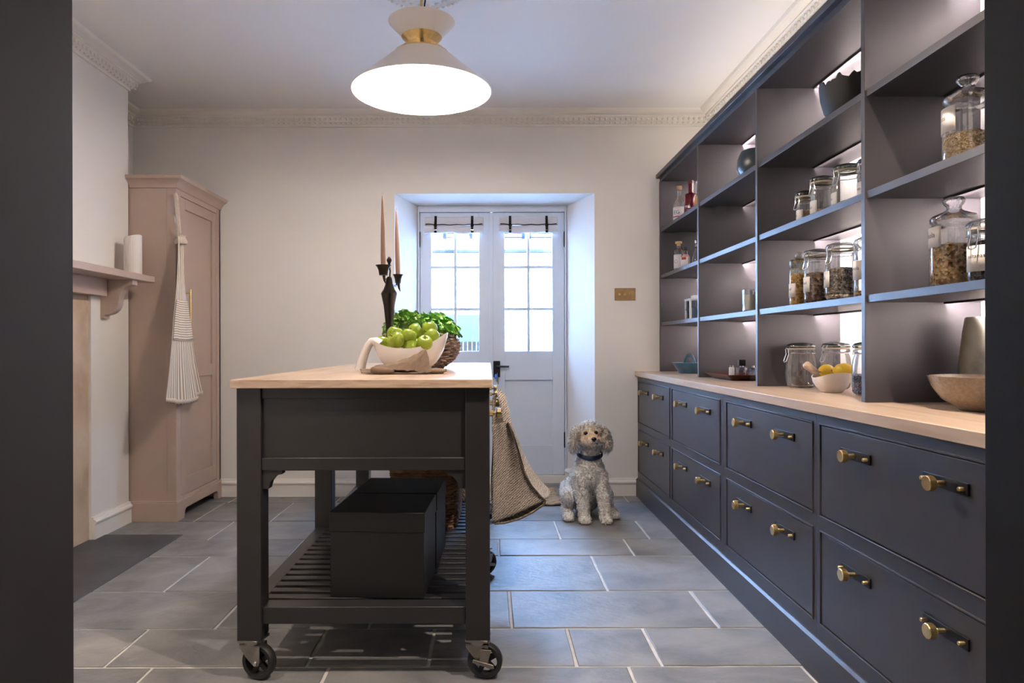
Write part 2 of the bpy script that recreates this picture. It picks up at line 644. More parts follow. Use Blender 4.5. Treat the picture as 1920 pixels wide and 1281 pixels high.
# ---- skirting boards
BP = [(0, 0), (0.018, 0), (0.018, 0.082), (0.024, 0.088), (0.026, 0.098), (0.021, 0.106), (0.012, 0.111), (0.008, 0.123), (0, 0.123)]
m_ = MB()
sweep(m_, [(XB, 3.752), (XB, 4.14), (-2.3, 4.14)], BP, 0)
struct(m_.build('baseboard_left', TRIM, smooth=25))
m_ = MB()
sweep(m_, [(-1.885, YB), (-0.655, YB), (-0.539, 5.262)], BP, 0)
sweep(m_, [(0.596, 5.262), (0.741, YB), (1.035, YB)], BP, 0)
struct(m_.build('baseboard_back', TRIM, smooth=25))

# ---- raw stone fireplace jambs, hearth slab
fp = thing('fireplace_surround', 'raw beige stone fireplace jambs and lintel in the chimney breast', 'fireplace', (0, 0, 0))
MB().box(XL + 0.02, XB - 0.012, 3.50, 3.75, 0, 1.33).build('jamb', LIME, fp, bevel=0.006)
MB().box(XL + 0.02, XB - 0.012, 2.45, 2.70, 0, 1.33).build('jamb', LIME, fp, bevel=0.006)
MB().box(XL + 0.02, XB - 0.012, 2.70, 3.50, 1.08, 1.33).build('lintel', LIME, fp, bevel=0.006)
hs = MB().box(XB - 0.3, -1.70, 2.32, 3.856, -0.02, 0.0035).build('hearth_slab', SLATE, bevel=0.003)
tag(hs, 'dark slate hearth slab set into the floor before the chimney breast', 'hearth')

# ---- double glazed doors in the splayed recess
door = bpy.data.objects.new('door_1', None)
COL.objects.link(door)
struct(door)
door.location = (0, 5.28, 0)
fr = MB()
fr.box(-0.523, -0.508, 0.047, 0.10, 0.06, 2.064).box(0.565, 0.580, 0.047, 0.10, 0.06, 2.064).box(-0.523, 0.580, 0.047, 0.10, 2.050, 2.066)
fr.box(-0.536, -0.523, -0.02, 0.10, 0, 2.111).box(0.580, 0.593, -0.02, 0.10, 0, 2.111).box(-0.523, 0.580, -0.02, 0.10, 2.064, 2.111)
fr.build('door_frame', DOORP, door, bevel=0.003)
MB().box(-0.523, 0.580, -0.015, 0.046, 0, 0.063).box(-0.523, 0.580, 0.046, 0.10, 0, 0.082).build('threshold', TRIM, door, bevel=0.004)


def leaf(x0, x1, gx0, gx1, px0, px1):
    z0, z1, g0, g1, p0, p1 = 0.066, 2.061, 1.007, 1.968, 0.29, 0.786
    lf = MB()
    lf.box(x0, gx0, 0, 0.045, z0, z1).box(gx1, x1, 0, 0.045, z0, z1)
    lf.box(gx0, gx1, 0, 0.045, g1, z1).box(gx0, gx1, 0, 0.045, p1, g0).box(gx0, gx1, 0, 0.045, z0, p0)
    o = lf.build('leaf', DOORP, door, bevel=0.002)
    MB().box(gx0 - 0.005, gx1 + 0.005, 0.016, 0.032, p0 - 0.005, p1 + 0.005).build('panel', DOORP, o)
    cm_ = (gx0 + gx1) / 2
    rh = (g1 - g0) / 3
    gb = MB()
    gb.box(cm_ - 0.010, cm_ + 0.010, 0.004, 0.041, g0, g1)
    for k in (1, 2):
        gb.box(gx0, gx1, 0.005, 0.040, g0 + rh * k - 0.010, g0 + rh * k + 0.010)
    gb.build('glazing_bar', DOORP, o, bevel=0.002)
    for k in range(3):
        for a, b in ((gx0, cm_), (cm_, gx1)):
            MB().box(a + 0.002, b - 0.002, 0.020, 0.024, g0 + rh * k + 0.002, g0 + rh * (k + 1) - 0.002).build('pane', PANE, o, smooth=0)
    return o


leafL = leaf(-0.520, 0.017, -0.433, -0.071, -0.433, -0.071)
leafR = leaf(0.030, 0.577, 0.124, 0.487, 0.134, 0.489)
MB().box(0.010, 0.036, -0.008, 0.0, 0.067, 2.060).build('meeting_bead', DOORP, leafL, bevel=0.002)
hg = MB().box(0.036, 0.088, -0.010, 0.0, 0.808, 0.932).lathe([(0, 0), (0.013, 0), (0.011, 0.03), (0, 0.03)], 14, (0.062, -0.038, 0.890), 'y')
hg.tube([(0.062, -0.036, 0.890), (0.155, -0.036, 0.890)], [0.009, 0.007], 10)
hg.build('lever_handle', BLACKM, leafR, bevel=0.001)
for (hx, hz, pr) in ((-0.5225, 1.857, leafL), (0.5785, 1.857, leafR), (0.5785, 0.332, leafR), (-0.5225, 0.332, leafL)):
    MB().lathe([(0, 0), (0.007, 0), (0.007, 0.105), (0, 0.105)], 10, (hx, -0.012, hz - 0.052)).ball((hx, -0.012, hz + 0.056), 0.006, 8, 6).ball((hx, -0.012, hz - 0.056), 0.006, 8, 6).build('hinge', BLACKM, pr)

key = thing('key_bunch', 'small keys with a blue fob hanging from the door lock', 'keys', (0.066, 5.262, 0.832))
MB().tube([(0, -0.012 + 0.016 * cos(a), -0.016 * sin(a) - 0.004) for a in np.linspace(0, 2 * PI, 17)[:-1]], 0.0018, 6, True).build('ring', CHROME, key)
MB().box(-0.006, 0.006, -0.012, -0.008, -0.058, -0.018).build('key', STEEL, key, bevel=0.001)
MB().box(0.002, 0.009, -0.018, -0.0145, -0.075, -0.02).build('key', STEEL, key, bevel=0.001)
MB().ball((-0.012, -0.016, -0.016), (0.010, 0.005, 0.018), 12, 8).build('fob', mat('blue_plastic', (0.03, 0.14, 0.65), 0.35), key, label='blue plastic fob')


# rolled linen blinds tied up at the head of each leaf
def blind(x0, x1, label):
    y = 5.258
    b = thing('rolled_blind', label, 'blind', ((x0 + x1) / 2, y, 1.90), 0, 'rolled blinds on the doors')
    w = (x1 - x0) / 2
    MB().box(-w, w, -0.012, 0.012, 0.062, 0.122).build('head', LINEN, b, bevel=0.004)
    ph = random.random() * 6

    def rollf(u, v):
        a = 2 * PI * v
        x = -w + 2 * w * u
        s = 0.004 * sin(u * 9 + ph) + 0.003 * sin(u * 17)
        return (x, -0.014 - 0.020 * cos(a), 0.030 + 0.031 * sin(a) + s * (0.3 + 0.7 * (sin(a) < 0)))
    MB().grid(rollf, 40, 14, False, True).build('rolled_linen', LINEN, b, smooth=180)
    MB().tube([(-w + 0.01 + (2 * w - 0.02) * i / 20, -0.024, 0.068 - 0.006 * sin(PI * i / 20) + 0.002 * sin(i * 1.3)) for i in range(21)], 0.0035, 6).build('cord', BLACKM, b)
    for sx in (-0.62, 0.62):
        sp = [(-0.013, 0.131), (-0.017, 0.10), (-0.030, 0.066), (-0.039, 0.045), (-0.041, 0.022), (-0.036, 0.0)]
        s = MB()
        for (ya, za), (yb, zb) in zip(sp, sp[1:]):
            s.add([(sx * w - 0.0095, ya, za), (sx * w + 0.0095, ya, za), (sx * w + 0.0095, yb, zb), (sx * w - 0.0095, yb, zb), (sx * w - 0.0095, ya + 0.003, za), (sx * w + 0.0095, ya + 0.003, za), (sx * w + 0.0095, yb + 0.003, zb), (sx * w - 0.0095, yb + 0.003, zb)],
                  [(0, 1, 2, 3), (7, 6, 5, 4), (0, 3, 7, 4), (1, 5, 6, 2), (0, 4, 5, 1), (3, 2, 6, 7)])
        s.ball((sx * w, -0.034, 0.055), (0.013, 0.007, 0.01), 8, 6)
        so = s.build('strap', BLACKM, b, smooth=60)
        MB().box(sx * w - 0.010, sx * w + 0.010, -0.043, -0.034, 0.018, 0.022).build('buckle', CHROME, so)
    return b


blind(-0.483, -0.037, 'rolled linen blind with black straps on the left glazed door leaf')
blind(0.080, 0.525, 'rolled linen blind with black straps on the right glazed door leaf')

# ---- courtyard outside
PAVE = mat('courtyard_paving', (0.66, 0.65, 0.62), 0.9, var=0.1)
FAC = mat_ramp('pale_limestone', [(0.3, (0.40, 0.39, 0.37)), (0.5, (0.56, 0.55, 0.52)), (0.8, (0.66, 0.65, 0.62))], 0.9, 3, 8, bump=0.3, bscale=25)
WOODW = mat('white_painted_timber', (0.78, 0.78, 0.78), 0.6)
struct(MB().box(-6, 6, 5.40, 14, -0.12, -0.03).build('ground', PAVE))
hw = thing('stone_house', 'pale limestone house front across the courtyard seen through the glass', 'house', (0, 8.0, 0))
MB().box(-5, 5, 0, 0.4, -0.05, 3.4).build('wall', FAC, hw)
MB().box(-5, 5, -0.05, 0.02, 2.115, 2.155).build('ledge', mat('darkened_coping', (0.016, 0.015, 0.014), 0.95, var=0.4, nscale=9, spec=0.0), hw, bevel=0.01)  # ledge coloured near-black so it still shows in the overexposed daylight
for wx in (-0.95, -0.35, 0.25, 0.62, 1.15):
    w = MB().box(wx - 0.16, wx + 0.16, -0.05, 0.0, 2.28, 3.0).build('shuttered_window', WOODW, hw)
    MB().box(wx - 0.17, wx - 0.13, -0.06, -0.05, 2.27, 3.0).box(wx + 0.13, wx + 0.17, -0.06, -0.05, 2.27, 3.0).build('frame', mat('darkened_blue_paint', (0.005, 0.006, 0.009), 0.9, spec=0.0), w)  # frame and louvre colour darkened to stay visible in the outdoor glare
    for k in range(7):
        MB().box(wx - 0.13, wx + 0.13, -0.066, -0.052, 2.28 + k * 0.05, 2.295 + k * 0.05).build('louvre', mat('darkened_blue_paint', (0.005, 0.006, 0.009), 0.9, spec=0.0), w)
pier = MB().box(0.33, 1.4, -0.25, 0.0, -0.05, 1.82).build('pier', FAC, hw, bevel=0.02)
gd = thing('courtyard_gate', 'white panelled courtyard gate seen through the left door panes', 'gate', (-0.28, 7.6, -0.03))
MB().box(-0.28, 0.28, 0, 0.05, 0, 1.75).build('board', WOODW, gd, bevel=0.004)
MB().box(-0.24, 0.24, -0.012, 0.0, 1.12, 1.42).build('panel', mat('grey_panel', (0.024, 0.024, 0.024), 0.9, spec=0.0), gd, bevel=0.003)  # panel colour darkened to offset the overexposed light outside
pl = thing('timber_planter', 'low darkened timber planter outside the left door leaf', 'planter', (-0.24, 7.2, -0.03))
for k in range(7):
    MB().box(-0.16 + k * 0.046, -0.118 + k * 0.046, 0, 0.03, 0, 1.12).build('plank', mat('darkened_timber', (0.011, 0.009, 0.007), 0.9, spec=0.0, var=0.2, nscale=12), pl, bevel=0.003)  # planks coloured near-black to read through the blown-out daylight

# ---- light switch
sw = thing('light_switch', 'antique brass plate with three toggle switches beside the door', 'light switch', (0.952, YB - 0.001, 1.405))
MB().box(-0.073, 0.073, -0.005, 0.0, -0.043, 0.043).build('plate', mat('antique_brass', (0.42, 0.27, 0.13), 0.4, 0.85, var=0.12, nscale=40), sw, bevel=0.002)
for k in (-1, 0, 1):
    t = MB().lathe([(0, 0), (0.0085, 0), (0.0085, 0.004), (0.006, 0.006), (0, 0.006)], 14, (k * 0.038, -0.011, 0.0), 'y')
    t.tube([(k * 0.038, -0.008, 0), (k * 0.038, -0.024, 0.006 * (1 if k else -1))], [0.003, 0.004], 8)
    t.build('toggle', BRASS, sw)

# ---- recessed downlights (above and behind the picture frame)
def downlight(x, y, watts, label, spot=1.9, soft=0.03):
    d = thing('recessed_downlight', label, 'downlight', (x, y, H), 0, 'recessed ceiling downlights')
    MB().lathe([(0.032, -0.002), (0.047, -0.004), (0.047, 0), (0.032, 0.0)], 28).build('bezel', TRIM, d)
    MB().lathe([(0, -0.0005), (0.033, -0.0005)], 24).build('lens', mat_emit('downlight_lens', (1, 0.86, 0.7), 6), d, recalc=False)
    add_light('downlight', 'SPOT', (0, 0, -0.012), (0, 0, 0), watts, (1, 0.84, 0.70), d, spot_size=spot, spot_blend=0.5, shadow_soft_size=soft)


downlight(0.80, 1.22, DOWN_W * 1.3, 'recessed ceiling downlight above the near drawers by the opening', soft=0.016)
downlight(-1.35, 1.35, DOWN_W * 0.7, 'recessed ceiling downlight above the near left of the island')

# ================================================================== RIGHT HAND JOINERY
XC = 1.04     # drawer face plane
struct(MB().prism([(1.06, 0), (1.024, 0), (1.024, 0.116), (1.034, 0.123), (1.06, 0.123)], 'y', 0.98, YB).build('baseboard_right', DARK, smooth=0))


def knob_on(parent, y, z, scale=1.0):
    """black backplate with brass knob and two pegs, facing -x"""
    bpz = MB().box(XC - 0.006, XC - 0.0005, y - 0.078, y + 0.078, z - 0.0135, z + 0.0135).build('backplate', BLACKM, parent, bevel=0.001)
    k = MB()
    k.lathe([(0, 0), (0.0065, 0), (0.0065, 0.018), (0.0045, 0.020), (0.0045, 0.024), (0.015, 0.025), (0.017, 0.027), (0.017, 0.041), (0.0155, 0.0425), (0, 0.042)], 28, (XC - 0.005, y, z), '-x')
    for a in range(28):
        t = 2 * PI * a / 28
        k.box(XC - 0.005 - 0.040, XC - 0.005 - 0.028, y + 0.0170 * cos(t) - 0.0006, y + 0.0170 * cos(t) + 0.0006, z + 0.0170 * sin(t) - 0.0006, z + 0.0170 * sin(t) + 0.0006)
    k.build('knob', BRASS, parent, smooth=40)
    for s in (-1, 1):
        MB().lathe([(0, 0), (0.005, 0), (0.005, 0.012), (0.0042, 0.014), (0, 0.014)], 12, (XC - 0.005, y + s * 0.066, z), '-x').build('peg', BRASS, parent)


units = [(1.33, 2.2, 1.36, 2.177), (2.2, 3.07, 2.22, 3.031), (3.07, 3.953, 3.108, 3.93), (3.953, YB - 0.003, 3.976, 4.812)]
ulab = ['nearest charcoal two-drawer base cabinet with brass knobs, by the opening',
        'second charcoal two-drawer base cabinet from the opening, below the lemon bowl',
        'third charcoal two-drawer base cabinet from the opening, below the tray',
        'farthest charcoal two-drawer base cabinet, against the back wall']
for (y0, y1, d0, d1), lb in zip(units, ulab):
    c = thing('drawer_cabinet', lb, 'cabinet', (0, 0, 0), 0, 'charcoal drawer cabinets under the worktop')
    zz = [(0.510, 0.806), (0.170, 0.470)]
    f = MB()
    f.box(XC, XC + 0.022, y0 + 0.0005, d0, 0.123, 0.835).box(XC, XC + 0.022, d1, y1 - 0.0005, 0.123, 0.835)
    f.box(XC, XC + 0.022, d0, d1, 0.806, 0.835).box(XC, XC + 0.022, d0, d1, 0.470, 0.510).box(XC, XC + 0.022, d0, d1, 0.123, 0.170)
    f.box(XC + 0.022, XR - 0.002, y0 + 0.001, y0 + 0.019, 0.123, 0.834).box(XC + 0.022, XR - 0.002, y1 - 0.019, y1 - 0.001, 0.123, 0.834)
    f.build('carcass', DARK, c, smooth=0)
    for (a, b) in zz:
        # cock bead round the opening and the flush drawer front inside it
        bd = MB()
        w, p = 0.006, 0.004
        bd.box(XC - p, XC + 0.012, d0 + 0.001, d1 - 0.001, b - w, b - 0.0005).box(XC - p, XC + 0.012, d0 + 0.001, d1 - 0.001, a + 0.0005, a + w)
        bd.box(XC - p, XC + 0.012, d0 + 0.001, d0 + w, a + w, b - w).box(XC - p, XC + 0.012, d1 - w, d1 - 0.001, a + w, b - w)
        dr = MB().box(XC - 0.0005, XC + 0.018, d0 + w + 0.003, d1 - w - 0.003, a + w + 0.003, b - w - 0.003).build('drawer', DARK, c, bevel=0.0012)
        bd.build('bead', DARK, dr, bevel=0.0012)
        mid = (d0 + d1) / 2
        for s in (-1, 1):
            knob_on(dr, mid + s * 0.193, b - 0.071)
wt = MB().box(1.02, XR - 0.001, 1.02, YB - 0.001, 0.835, 0.868).build('worktop', OAK, bevel=0.002)
tag(wt, 'long pale oak worktop running above the charcoal drawers', 'worktop')

# ---- open shelving above the worktop
XU = 1.184
su = thing('shelving_unit', 'tall charcoal open shelving standing on the oak worktop along the right wall', 'shelving', (1.37, 3.05, 0.868))
SO = Vector((1.37, 3.05, 0.868))


def sbox(mb, x0, x1, y0, y1, z0, z1):
    return mb.box(x0 - SO.x, x1 - SO.x, y0 - SO.y, y1 - SO.y, z0 - SO.z, z1 - SO.z)


ups = [1.31, 2.18, 3.052, 3.907, 4.78]
for u in ups:
    sbox(MB(), XU, XR - 0.001, u, u + 0.022, 0.8685, 2.18).build('upright', DARK, su, bevel=0.001)
levels = [1.207, 1.533, 1.854]
TH = 0.024
for i, (a, b) in enumerate(zip(ups, ups[1:])):
    for z in levels:
        sh = sbox(MB(), XU + 0.006, XR - 0.002, a + 0.0225, b - 0.0005, z - TH, z).build('shelf', DARK, su, bevel=0.001)
    for z in levels + [2.18 + TH]:
        # LED profile under the back of each shelf, throwing light to the wall
        prof = sbox(MB(), 1.426, 1.432, a + 0.03, b - 0.008, z - TH - 0.006, z - TH).build('led_profile', DARK, su)
        lamp = add_light('led_strip', 'AREA', (1.434 - SO.x, (a + 0.022 + b) / 2 - SO.y, z - TH - 0.005 - SO.z), (0, 0, 0), LED_W * (0.22 if z == 1.854 else 1.0), (1.0, 0.87, 0.86), su, shape='RECTANGLE', size=0.82, size_y=0.008)
        dirv = Vector((0.94, 0, 0.10)).normalized()
        # local -z to dirv, local x along world y
        zx = -dirv
        xx = Vector((0, 1, 0))
        yx = zx.cross(xx)
        lamp.rotation_euler = Matrix((xx, yx, zx)).transposed().to_euler()
sbox(MB(), XU + 0.004, XR - 0.001, ups[0], 4.802, 2.18, 2.204).build('top_board', DARK, su, bevel=0.001)
sbox(MB(), 1.163, 1.40, ups[0], 4.815, 2.2045, 2.232).build('crown_board', DARK, su, bevel=0.003)
led = sbox(MB(), 1.45, 1.47, ups[0] + 0.05, 4.74, 2.2045, 2.215).build('led_profile', DARK, su)
lamp = add_light('led_uplight', 'AREA', (1.46 - SO.x, 0, 2.222 - SO.z), (PI, 0, PI / 2), 3.0, (1.0, 0.86, 0.74), su, shape='RECTANGLE', size=3.3, size_y=0.012)


# ------------------------------------------------------------------ jars, bottles and dishes on the shelves
def mix_content(name, stops, scale):
    return mat_ramp(name, stops, 0.85, scale, tex='voronoi', bump=0.8, dist=0.004)


PASTA = mix_content('golden_flakes', [(0.0, (0.30, 0.13, 0.02)), (0.4, (0.62, 0.34, 0.07)), (1.0, (0.85, 0.55, 0.16))], 140)
BRAN = mix_content('brown_flakes', [(0.0, (0.07, 0.035, 0.02)), (0.5, (0.22, 0.12, 0.07)), (1.0, (0.40, 0.25, 0.15))], 120)
SEED = mix_content('grey_seeds', [(0.0, (0.08, 0.06, 0.045)), (0.5, (0.28, 0.23, 0.18)), (1.0, (0.55, 0.48, 0.40))], 170)
GRAN = mix_content('granola', [(0.0, (0.16, 0.08, 0.03)), (0.45, (0.45, 0.27, 0.11)), (1.0, (0.72, 0.52, 0.28))], 130)
OATS = mix_content('oats', [(0.0, (0.26, 0.16, 0.08)), (0.5, (0.50, 0.36, 0.2)), (1.0, (0.68, 0.54, 0.36))], 220)
DARKC = mix_content('dark_sultanas', [(0.0, (0.012, 0.010, 0.012)), (1.0, (0.06, 0.045, 0.045))], 110)
BLUEC = mix_content('blue_grey_grains', [(0.0, (0.05, 0.06, 0.09)), (1.0, (0.20, 0.22, 0.30))], 190)
GREENL = mat_glass('greenish_lid_glass', (0.50, 0.56, 0.50), (0.16, 0.20, 0.17), 0.12, 0.4)
RUBB = mat('cream_rubber_seal', (0.62, 0.53, 0.40), 0.7)


def contents(j, R, h, m, top=0.01):
    c = MB()
    n = 30
    c.lathe([(0, 0.006), (R * 0.9, 0.006), (R, 0.014)] + [(R, 0.014 + (h - 0.014) * k / 6) for k in range(1, 7)] + [(R * 0.7, h + 0.004), (R * 0.35, h + 0.008), (0, h + 0.006)], n)
    for i, (x, y, z) in enumerate(c.v):
        if z > h - 0.004:
            c.v[i] = (x, y, z + top * mnoise.noise(Vector((x * 60, y * 60, h * 90))) * 0.6)
    return c.build('contents', m, j, smooth=60, kind='stuff')


def clip_jar(label, x, y, z, R, Ht, cm, ch, lid='clear', texts=None, la=2.9, group='glass clip-top jars on the shelves', lz=(0.25, 0.62), shape='straight', clipa=3.6):
    """round clip-top storage jar with wire bail and hinged glass lid"""
    j = thing('storage_jar', label, 'jar', (x, y, z + 0.0005), 0, group)
    neck = 0.80 if shape == 'round' else 0.9
    hb = Ht - 0.040
    if shape == 'round':
        prof = [(0, 0.004), (R * 0.72, 0.0), (R * 0.86, 0.008), (R * 0.97, 0.03), (R, hb * 0.35), (R * 0.97, hb * 0.62), (R * 0.90, hb * 0.84), (R * neck, hb * 0.95), (R * neck, hb)]
    else:
        prof = [(0, 0.004), (R * 0.84, 0.0), (R * 0.96, 0.008), (R, 0.022), (R, hb * 0.72), (R * 0.97, hb * 0.84), (R * neck, hb * 0.95), (R * neck, hb)]
    MB().lathe(prof, 36).build('body', GLASS, j, smooth=60)
    if cm:
        contents(j, R * (0.94 if shape != 'round' else 0.93), ch, cm)
    MB().lathe([(R * neck, hb - 0.004), (R * neck + 0.006, hb - 0.002), (R * neck + 0.006, hb + 0.008), (R * neck, hb + 0.010)], 36).build('rim', GLASS, j)
    MB().lathe([(R * neck - 0.012, hb + 0.010), (R * neck + 0.005, hb + 0.010), (R * neck + 0.005, hb + 0.015), (R * neck - 0.012, hb + 0.015)], 36).build('seal', RUBB, j)
    lm = GREENL if lid == 'green' else GLASS
    MB().lathe([(R * neck - 0.01, hb + 0.015), (R * neck + 0.006, hb + 0.016), (R * neck + 0.008, hb + 0.022), (R * neck + 0.002, hb + 0.032), (R * 0.5, hb + 0.038), (0, hb + 0.040)], 36).build('lid', lm, j, smooth=60)
    w = MB()
    rr = R * neck + 0.007
    for zz in (hb - 0.006, hb + 0.024):
        w.tube([(rr * cos(a), rr * sin(a), zz) for a in np.linspace(0, 2 * PI, 33)[:-1]], 0.0015, 5, True)
    ca, sa = cos(clipa), sin(clipa)
    for s in (-1, 1):
        tx, ty = -sa * 0.009 * s, ca * 0.009 * s
        w.tube([((rr + 0.001) * ca + tx, (rr + 0.001) * sa + ty, hb + 0.024), ((rr + 0.011) * ca + tx, (rr + 0.011) * sa + ty, hb + 0.010),
                ((rr + 0.008) * ca + tx, (rr + 0.008) * sa + ty, hb - 0.010), ((rr + 0.020) * ca + tx, (rr + 0.020) * sa + ty, hb - 0.040)], 0.0018, 6)
    w.tube([((rr + 0.020) * ca - sa * 0.009, (rr + 0.020) * sa + ca * 0.009, hb - 0.040), ((rr + 0.022) * ca, (rr + 0.022) * sa, hb - 0.044), ((rr + 0.020) * ca + sa * 0.009, (rr + 0.020) * sa - ca * 0.009, hb - 0.040)], 0.0018, 6)
    w.build('wire_clip', CHROME, j)
    if texts:
        cyl_label(j, R + 0.0005, la, 0.036 / R, hb * lz[0], hb * lz[1], LABELP, texts)
    return j


def knob_jar(label, x, y, z, R, Ht, cm, ch, texts, la, lz, lh, group='tall glass jars with knobbed lids', ball=False, clear=None):
    j = thing('storage_jar', label, 'jar', (x, y, z + 0.0005), 0, group)
    hb = Ht * 0.70 if not ball else Ht * 0.74
    MB().lathe([(0, 0.004), (R * 0.9, 0), (R, 0.012), (R, hb * 0.90), (R * 0.97, hb * 0.95), (R * 0.88, hb)], 40).build('body', GLASS, j, smooth=60)
    if cm:
        contents(j, R * 0.95, ch, cm)
    lidm = GLASS
    if ball:
        lp = [(R * 0.82, hb - 0.01), (R * 0.85, hb), (R * 0.98, hb + 0.006), (R * 0.99, hb + 0.03), (R * 0.85, hb + 0.035), (0, hb + 0.037)]
        MB().lathe(lp, 36).build('lid', mat_glass('milky_lid_glass', (0.78, 0.80, 0.74), (0.5, 0.52, 0.48), 0.1), j, smooth=40)
        MB().ball((0, 0, hb + 0.052), 0.016, 18, 12).build('lid_knob', mat('grey_glazed_ball', (0.30, 0.29, 0.31), 0.2), j, smooth=180)
    else:
        kz = Ht - hb
        lp = [(R * 0.86, hb - 0.012), (R * 0.90, hb + 0.002), (R * 0.98, hb + 0.006), (R * 0.98, hb + kz * 0.22), (R * 0.92, hb + kz * 0.30), (R * 0.5, hb + kz * 0.44), (R * 0.32, hb + kz * 0.52), (R * 0.30, hb + kz * 0.62), (R * 0.44, hb + kz * 0.76), (R * 0.47, hb + kz * 0.86), (R * 0.40, hb + kz * 0.96), (0, Ht)]
        MB().lathe(lp, 40).build('lid', mat_glass('lid_glass', (0.93, 0.94, 0.95), (0.42, 0.43, 0.46), 0.14, 0.45), j, smooth=60)
    if texts:
        cyl_label(j, R + 0.0005, la, lh, lz[0], lz[1], LABELP, texts)
    return j


S1, S2, S3 = levels
WT = 0.868
tx = lambda s, size=0.016: [(s, size, 0.006, INK), ('-----', 0.006, -0.008, INK)]
# lower open shelf, third bay
knob_jar('golden flakes in a glass jar with a grey ball lid on the shelf', 1.262, 2.815, S1, 0.0375, 0.205, PASTA, 0.125, tx('seed'), 3.05, (0.035, 0.09), 0.9, ball=True, group='jars of dry food on the third bay shelf')
clip_jar('brown flakes in a narrow clip-top jar beside the ball-lidded jar', 1.268, 2.672, S1, 0.048, 0.212, BRAN, 0.115, 'clear', tx('linseed'), 2.95, lz=(0.26, 0.60), group='jars of dry food on the third bay shelf')
clip_jar('grey seeds in a broad clip-top jar on the middle shelf', 1.272, 2.50, S1, 0.055, 0.212, SEED, 0.113, 'clear', tx('seed'), 2.85, lz=(0.28, 0.62), shape='round', group='jars of dry food on the third bay shelf')
knob_jar('nearly empty clear jar labelled granola half hidden by a shelf upright', 1.285, 2.335, S1, 0.050, 0.25, GRAN, 0.02, tx('granola', 0.017), 3.05, (0.06, 0.125), 0.85, group='jars of dry food on the third bay shelf')
# upper shelf of the third bay
SPICE = mix_content('orange_spice', [(0, (0.35, 0.1, 0.03)), (1, (0.62, 0.28, 0.1))], 150)
clip_jar('smallest clip-top jar on the upper shelf, filled with tan powder', 1.285, 2.81, S2, 0.033, 0.142, mix_content('tan_powder', [(0, (0.42, 0.27, 0.12)), (1, (0.6, 0.42, 0.2))], 300), 0.055, 'green', tx('salt', 0.013), 2.95, lz=(0.05, 0.6), group='clip-top jars on the upper shelf')
clip_jar('middle-sized clip-top jar on the upper shelf with orange spice', 1.288, 2.675, S2, 0.041, 0.168, SPICE, 0.03, 'green', tx('seeds', 0.014), 2.95, lz=(0.06, 0.55), group='clip-top jars on the upper shelf')
clip_jar('wide clip-top jar on the upper shelf with a little brown seed', 1.295, 2.50, S2, 0.052, 0.168, BRAN, 0.025, 'green', tx('grain', 0.014), 2.85, lz=(0.08, 0.5), shape='round', group='clip-top jars on the upper shelf')
clip_jar('clip-top jar on the upper shelf half hidden by the shelf upright', 1.31, 2.355, S2, 0.050, 0.155, None, 0, 'green', tx('oats', 0.014), 3.1, lz=(0.1, 0.6), group='clip-top jars on the upper shelf')
# worktop, third bay
clip_jar('empty clip-top jar with a green lid left of the lemon bowl', 1.334, 2.96, WT, 0.063, 0.192, None, 0, 'green', None, shape='round', clipa=3.35, group='green-lidded jars on the worktop')
clip_jar('empty clip-top jar with a green lid behind the lemon bowl', 1.43, 2.855, WT, 0.060, 0.194, None, 0, 'green', None, shape='round', clipa=3.5, group='green-lidded jars on the worktop')
clip_jar('green-lidded jar with blue grey grains right of the lemon bowl', 1.365, 2.48, WT, 0.062, 0.194, BLUEC, 0.07, 'green', None, shape='round', clipa=4.2, group='green-lidded jars on the worktop')
# nearest bay
knob_jar('tall knob-lidded jar of oats on the high shelf by the opening', 1.32, 1.909, S2, 0.060, 0.258, OATS, 0.092, tx('oats', 0.018), 2.9, (0.10, 0.168), 0.75)
knob_jar('tall knob-lidded jar two thirds full of granola', 1.31, 1.95, S1, 0.060, 0.258, GRAN, 0.118, tx('granola', 0.021), 2.80, (0.115, 0.172), 0.80)
clip_jar('dark sultanas in a clip-top jar cut off by the dark panel', 1.272, 1.77, S1, 0.041, 0.165, DARKC, 0.10, 'clear', tx('sultanas', 0.014), 3.5, lz=(0.22, 0.75))


def dish(name, label, cat, loc, prof, m, n=48, wav=None, kind=None):
    mb = MB().lathe(prof, n)
    if wav:
        mb.v = [wav(p) for p in mb.v]
    o = mb.build(name, m, None, smooth=50, loc=loc)
    return tag(o, label, cat)


GLAZE = mat_ramp('speckled_brown_glaze', [(0.3, (0.205, 0.15, 0.10)), (0.5, (0.235, 0.175, 0.12)), (0.75, (0.28, 0.22, 0.155))], 0.2, 120, 6, bump=0.05)
VASEG = mat_ramp('grey_green_glaze', [(0.3, (0.10, 0.095, 0.075)), (0.5, (0.24, 0.23, 0.18)), (0.8, (0.36, 0.34, 0.27))], 0.3, 14, 8, (1, 1, 0.7), 0.1, rand=0)
dish('serving_bowl', 'wide brown speckled stoneware bowl on the worktop by the opening', 'bowl', (1.365, 1.90, WT + 0.0005),
     [(0, 0), (0.062, 0), (0.066, 0.004), (0.105, 0.03), (0.128, 0.062), (0.14, 0.094), (0.136, 0.095), (0.123, 0.064), (0.098, 0.034), (0.05, 0.012), (0, 0.010)], GLAZE)
dish('stoneware_vase', 'grey-green tapered stoneware vase behind the brown bowl', 'vase', (1.468, 2.075, WT + 0.0005),
     [(0, 0), (0.056, 0), (0.058, 0.01), (0.052, 0.12), (0.042, 0.22), (0.036, 0.26), (0.032, 0.264), (0.030, 0.255), (0.040, 0.15), (0.045, 0.02), (0, 0.012)], VASEG)
# lemon bowl with wavy rim, lemons and wooden pestle
LBX, LBY = 1.312, 2.652


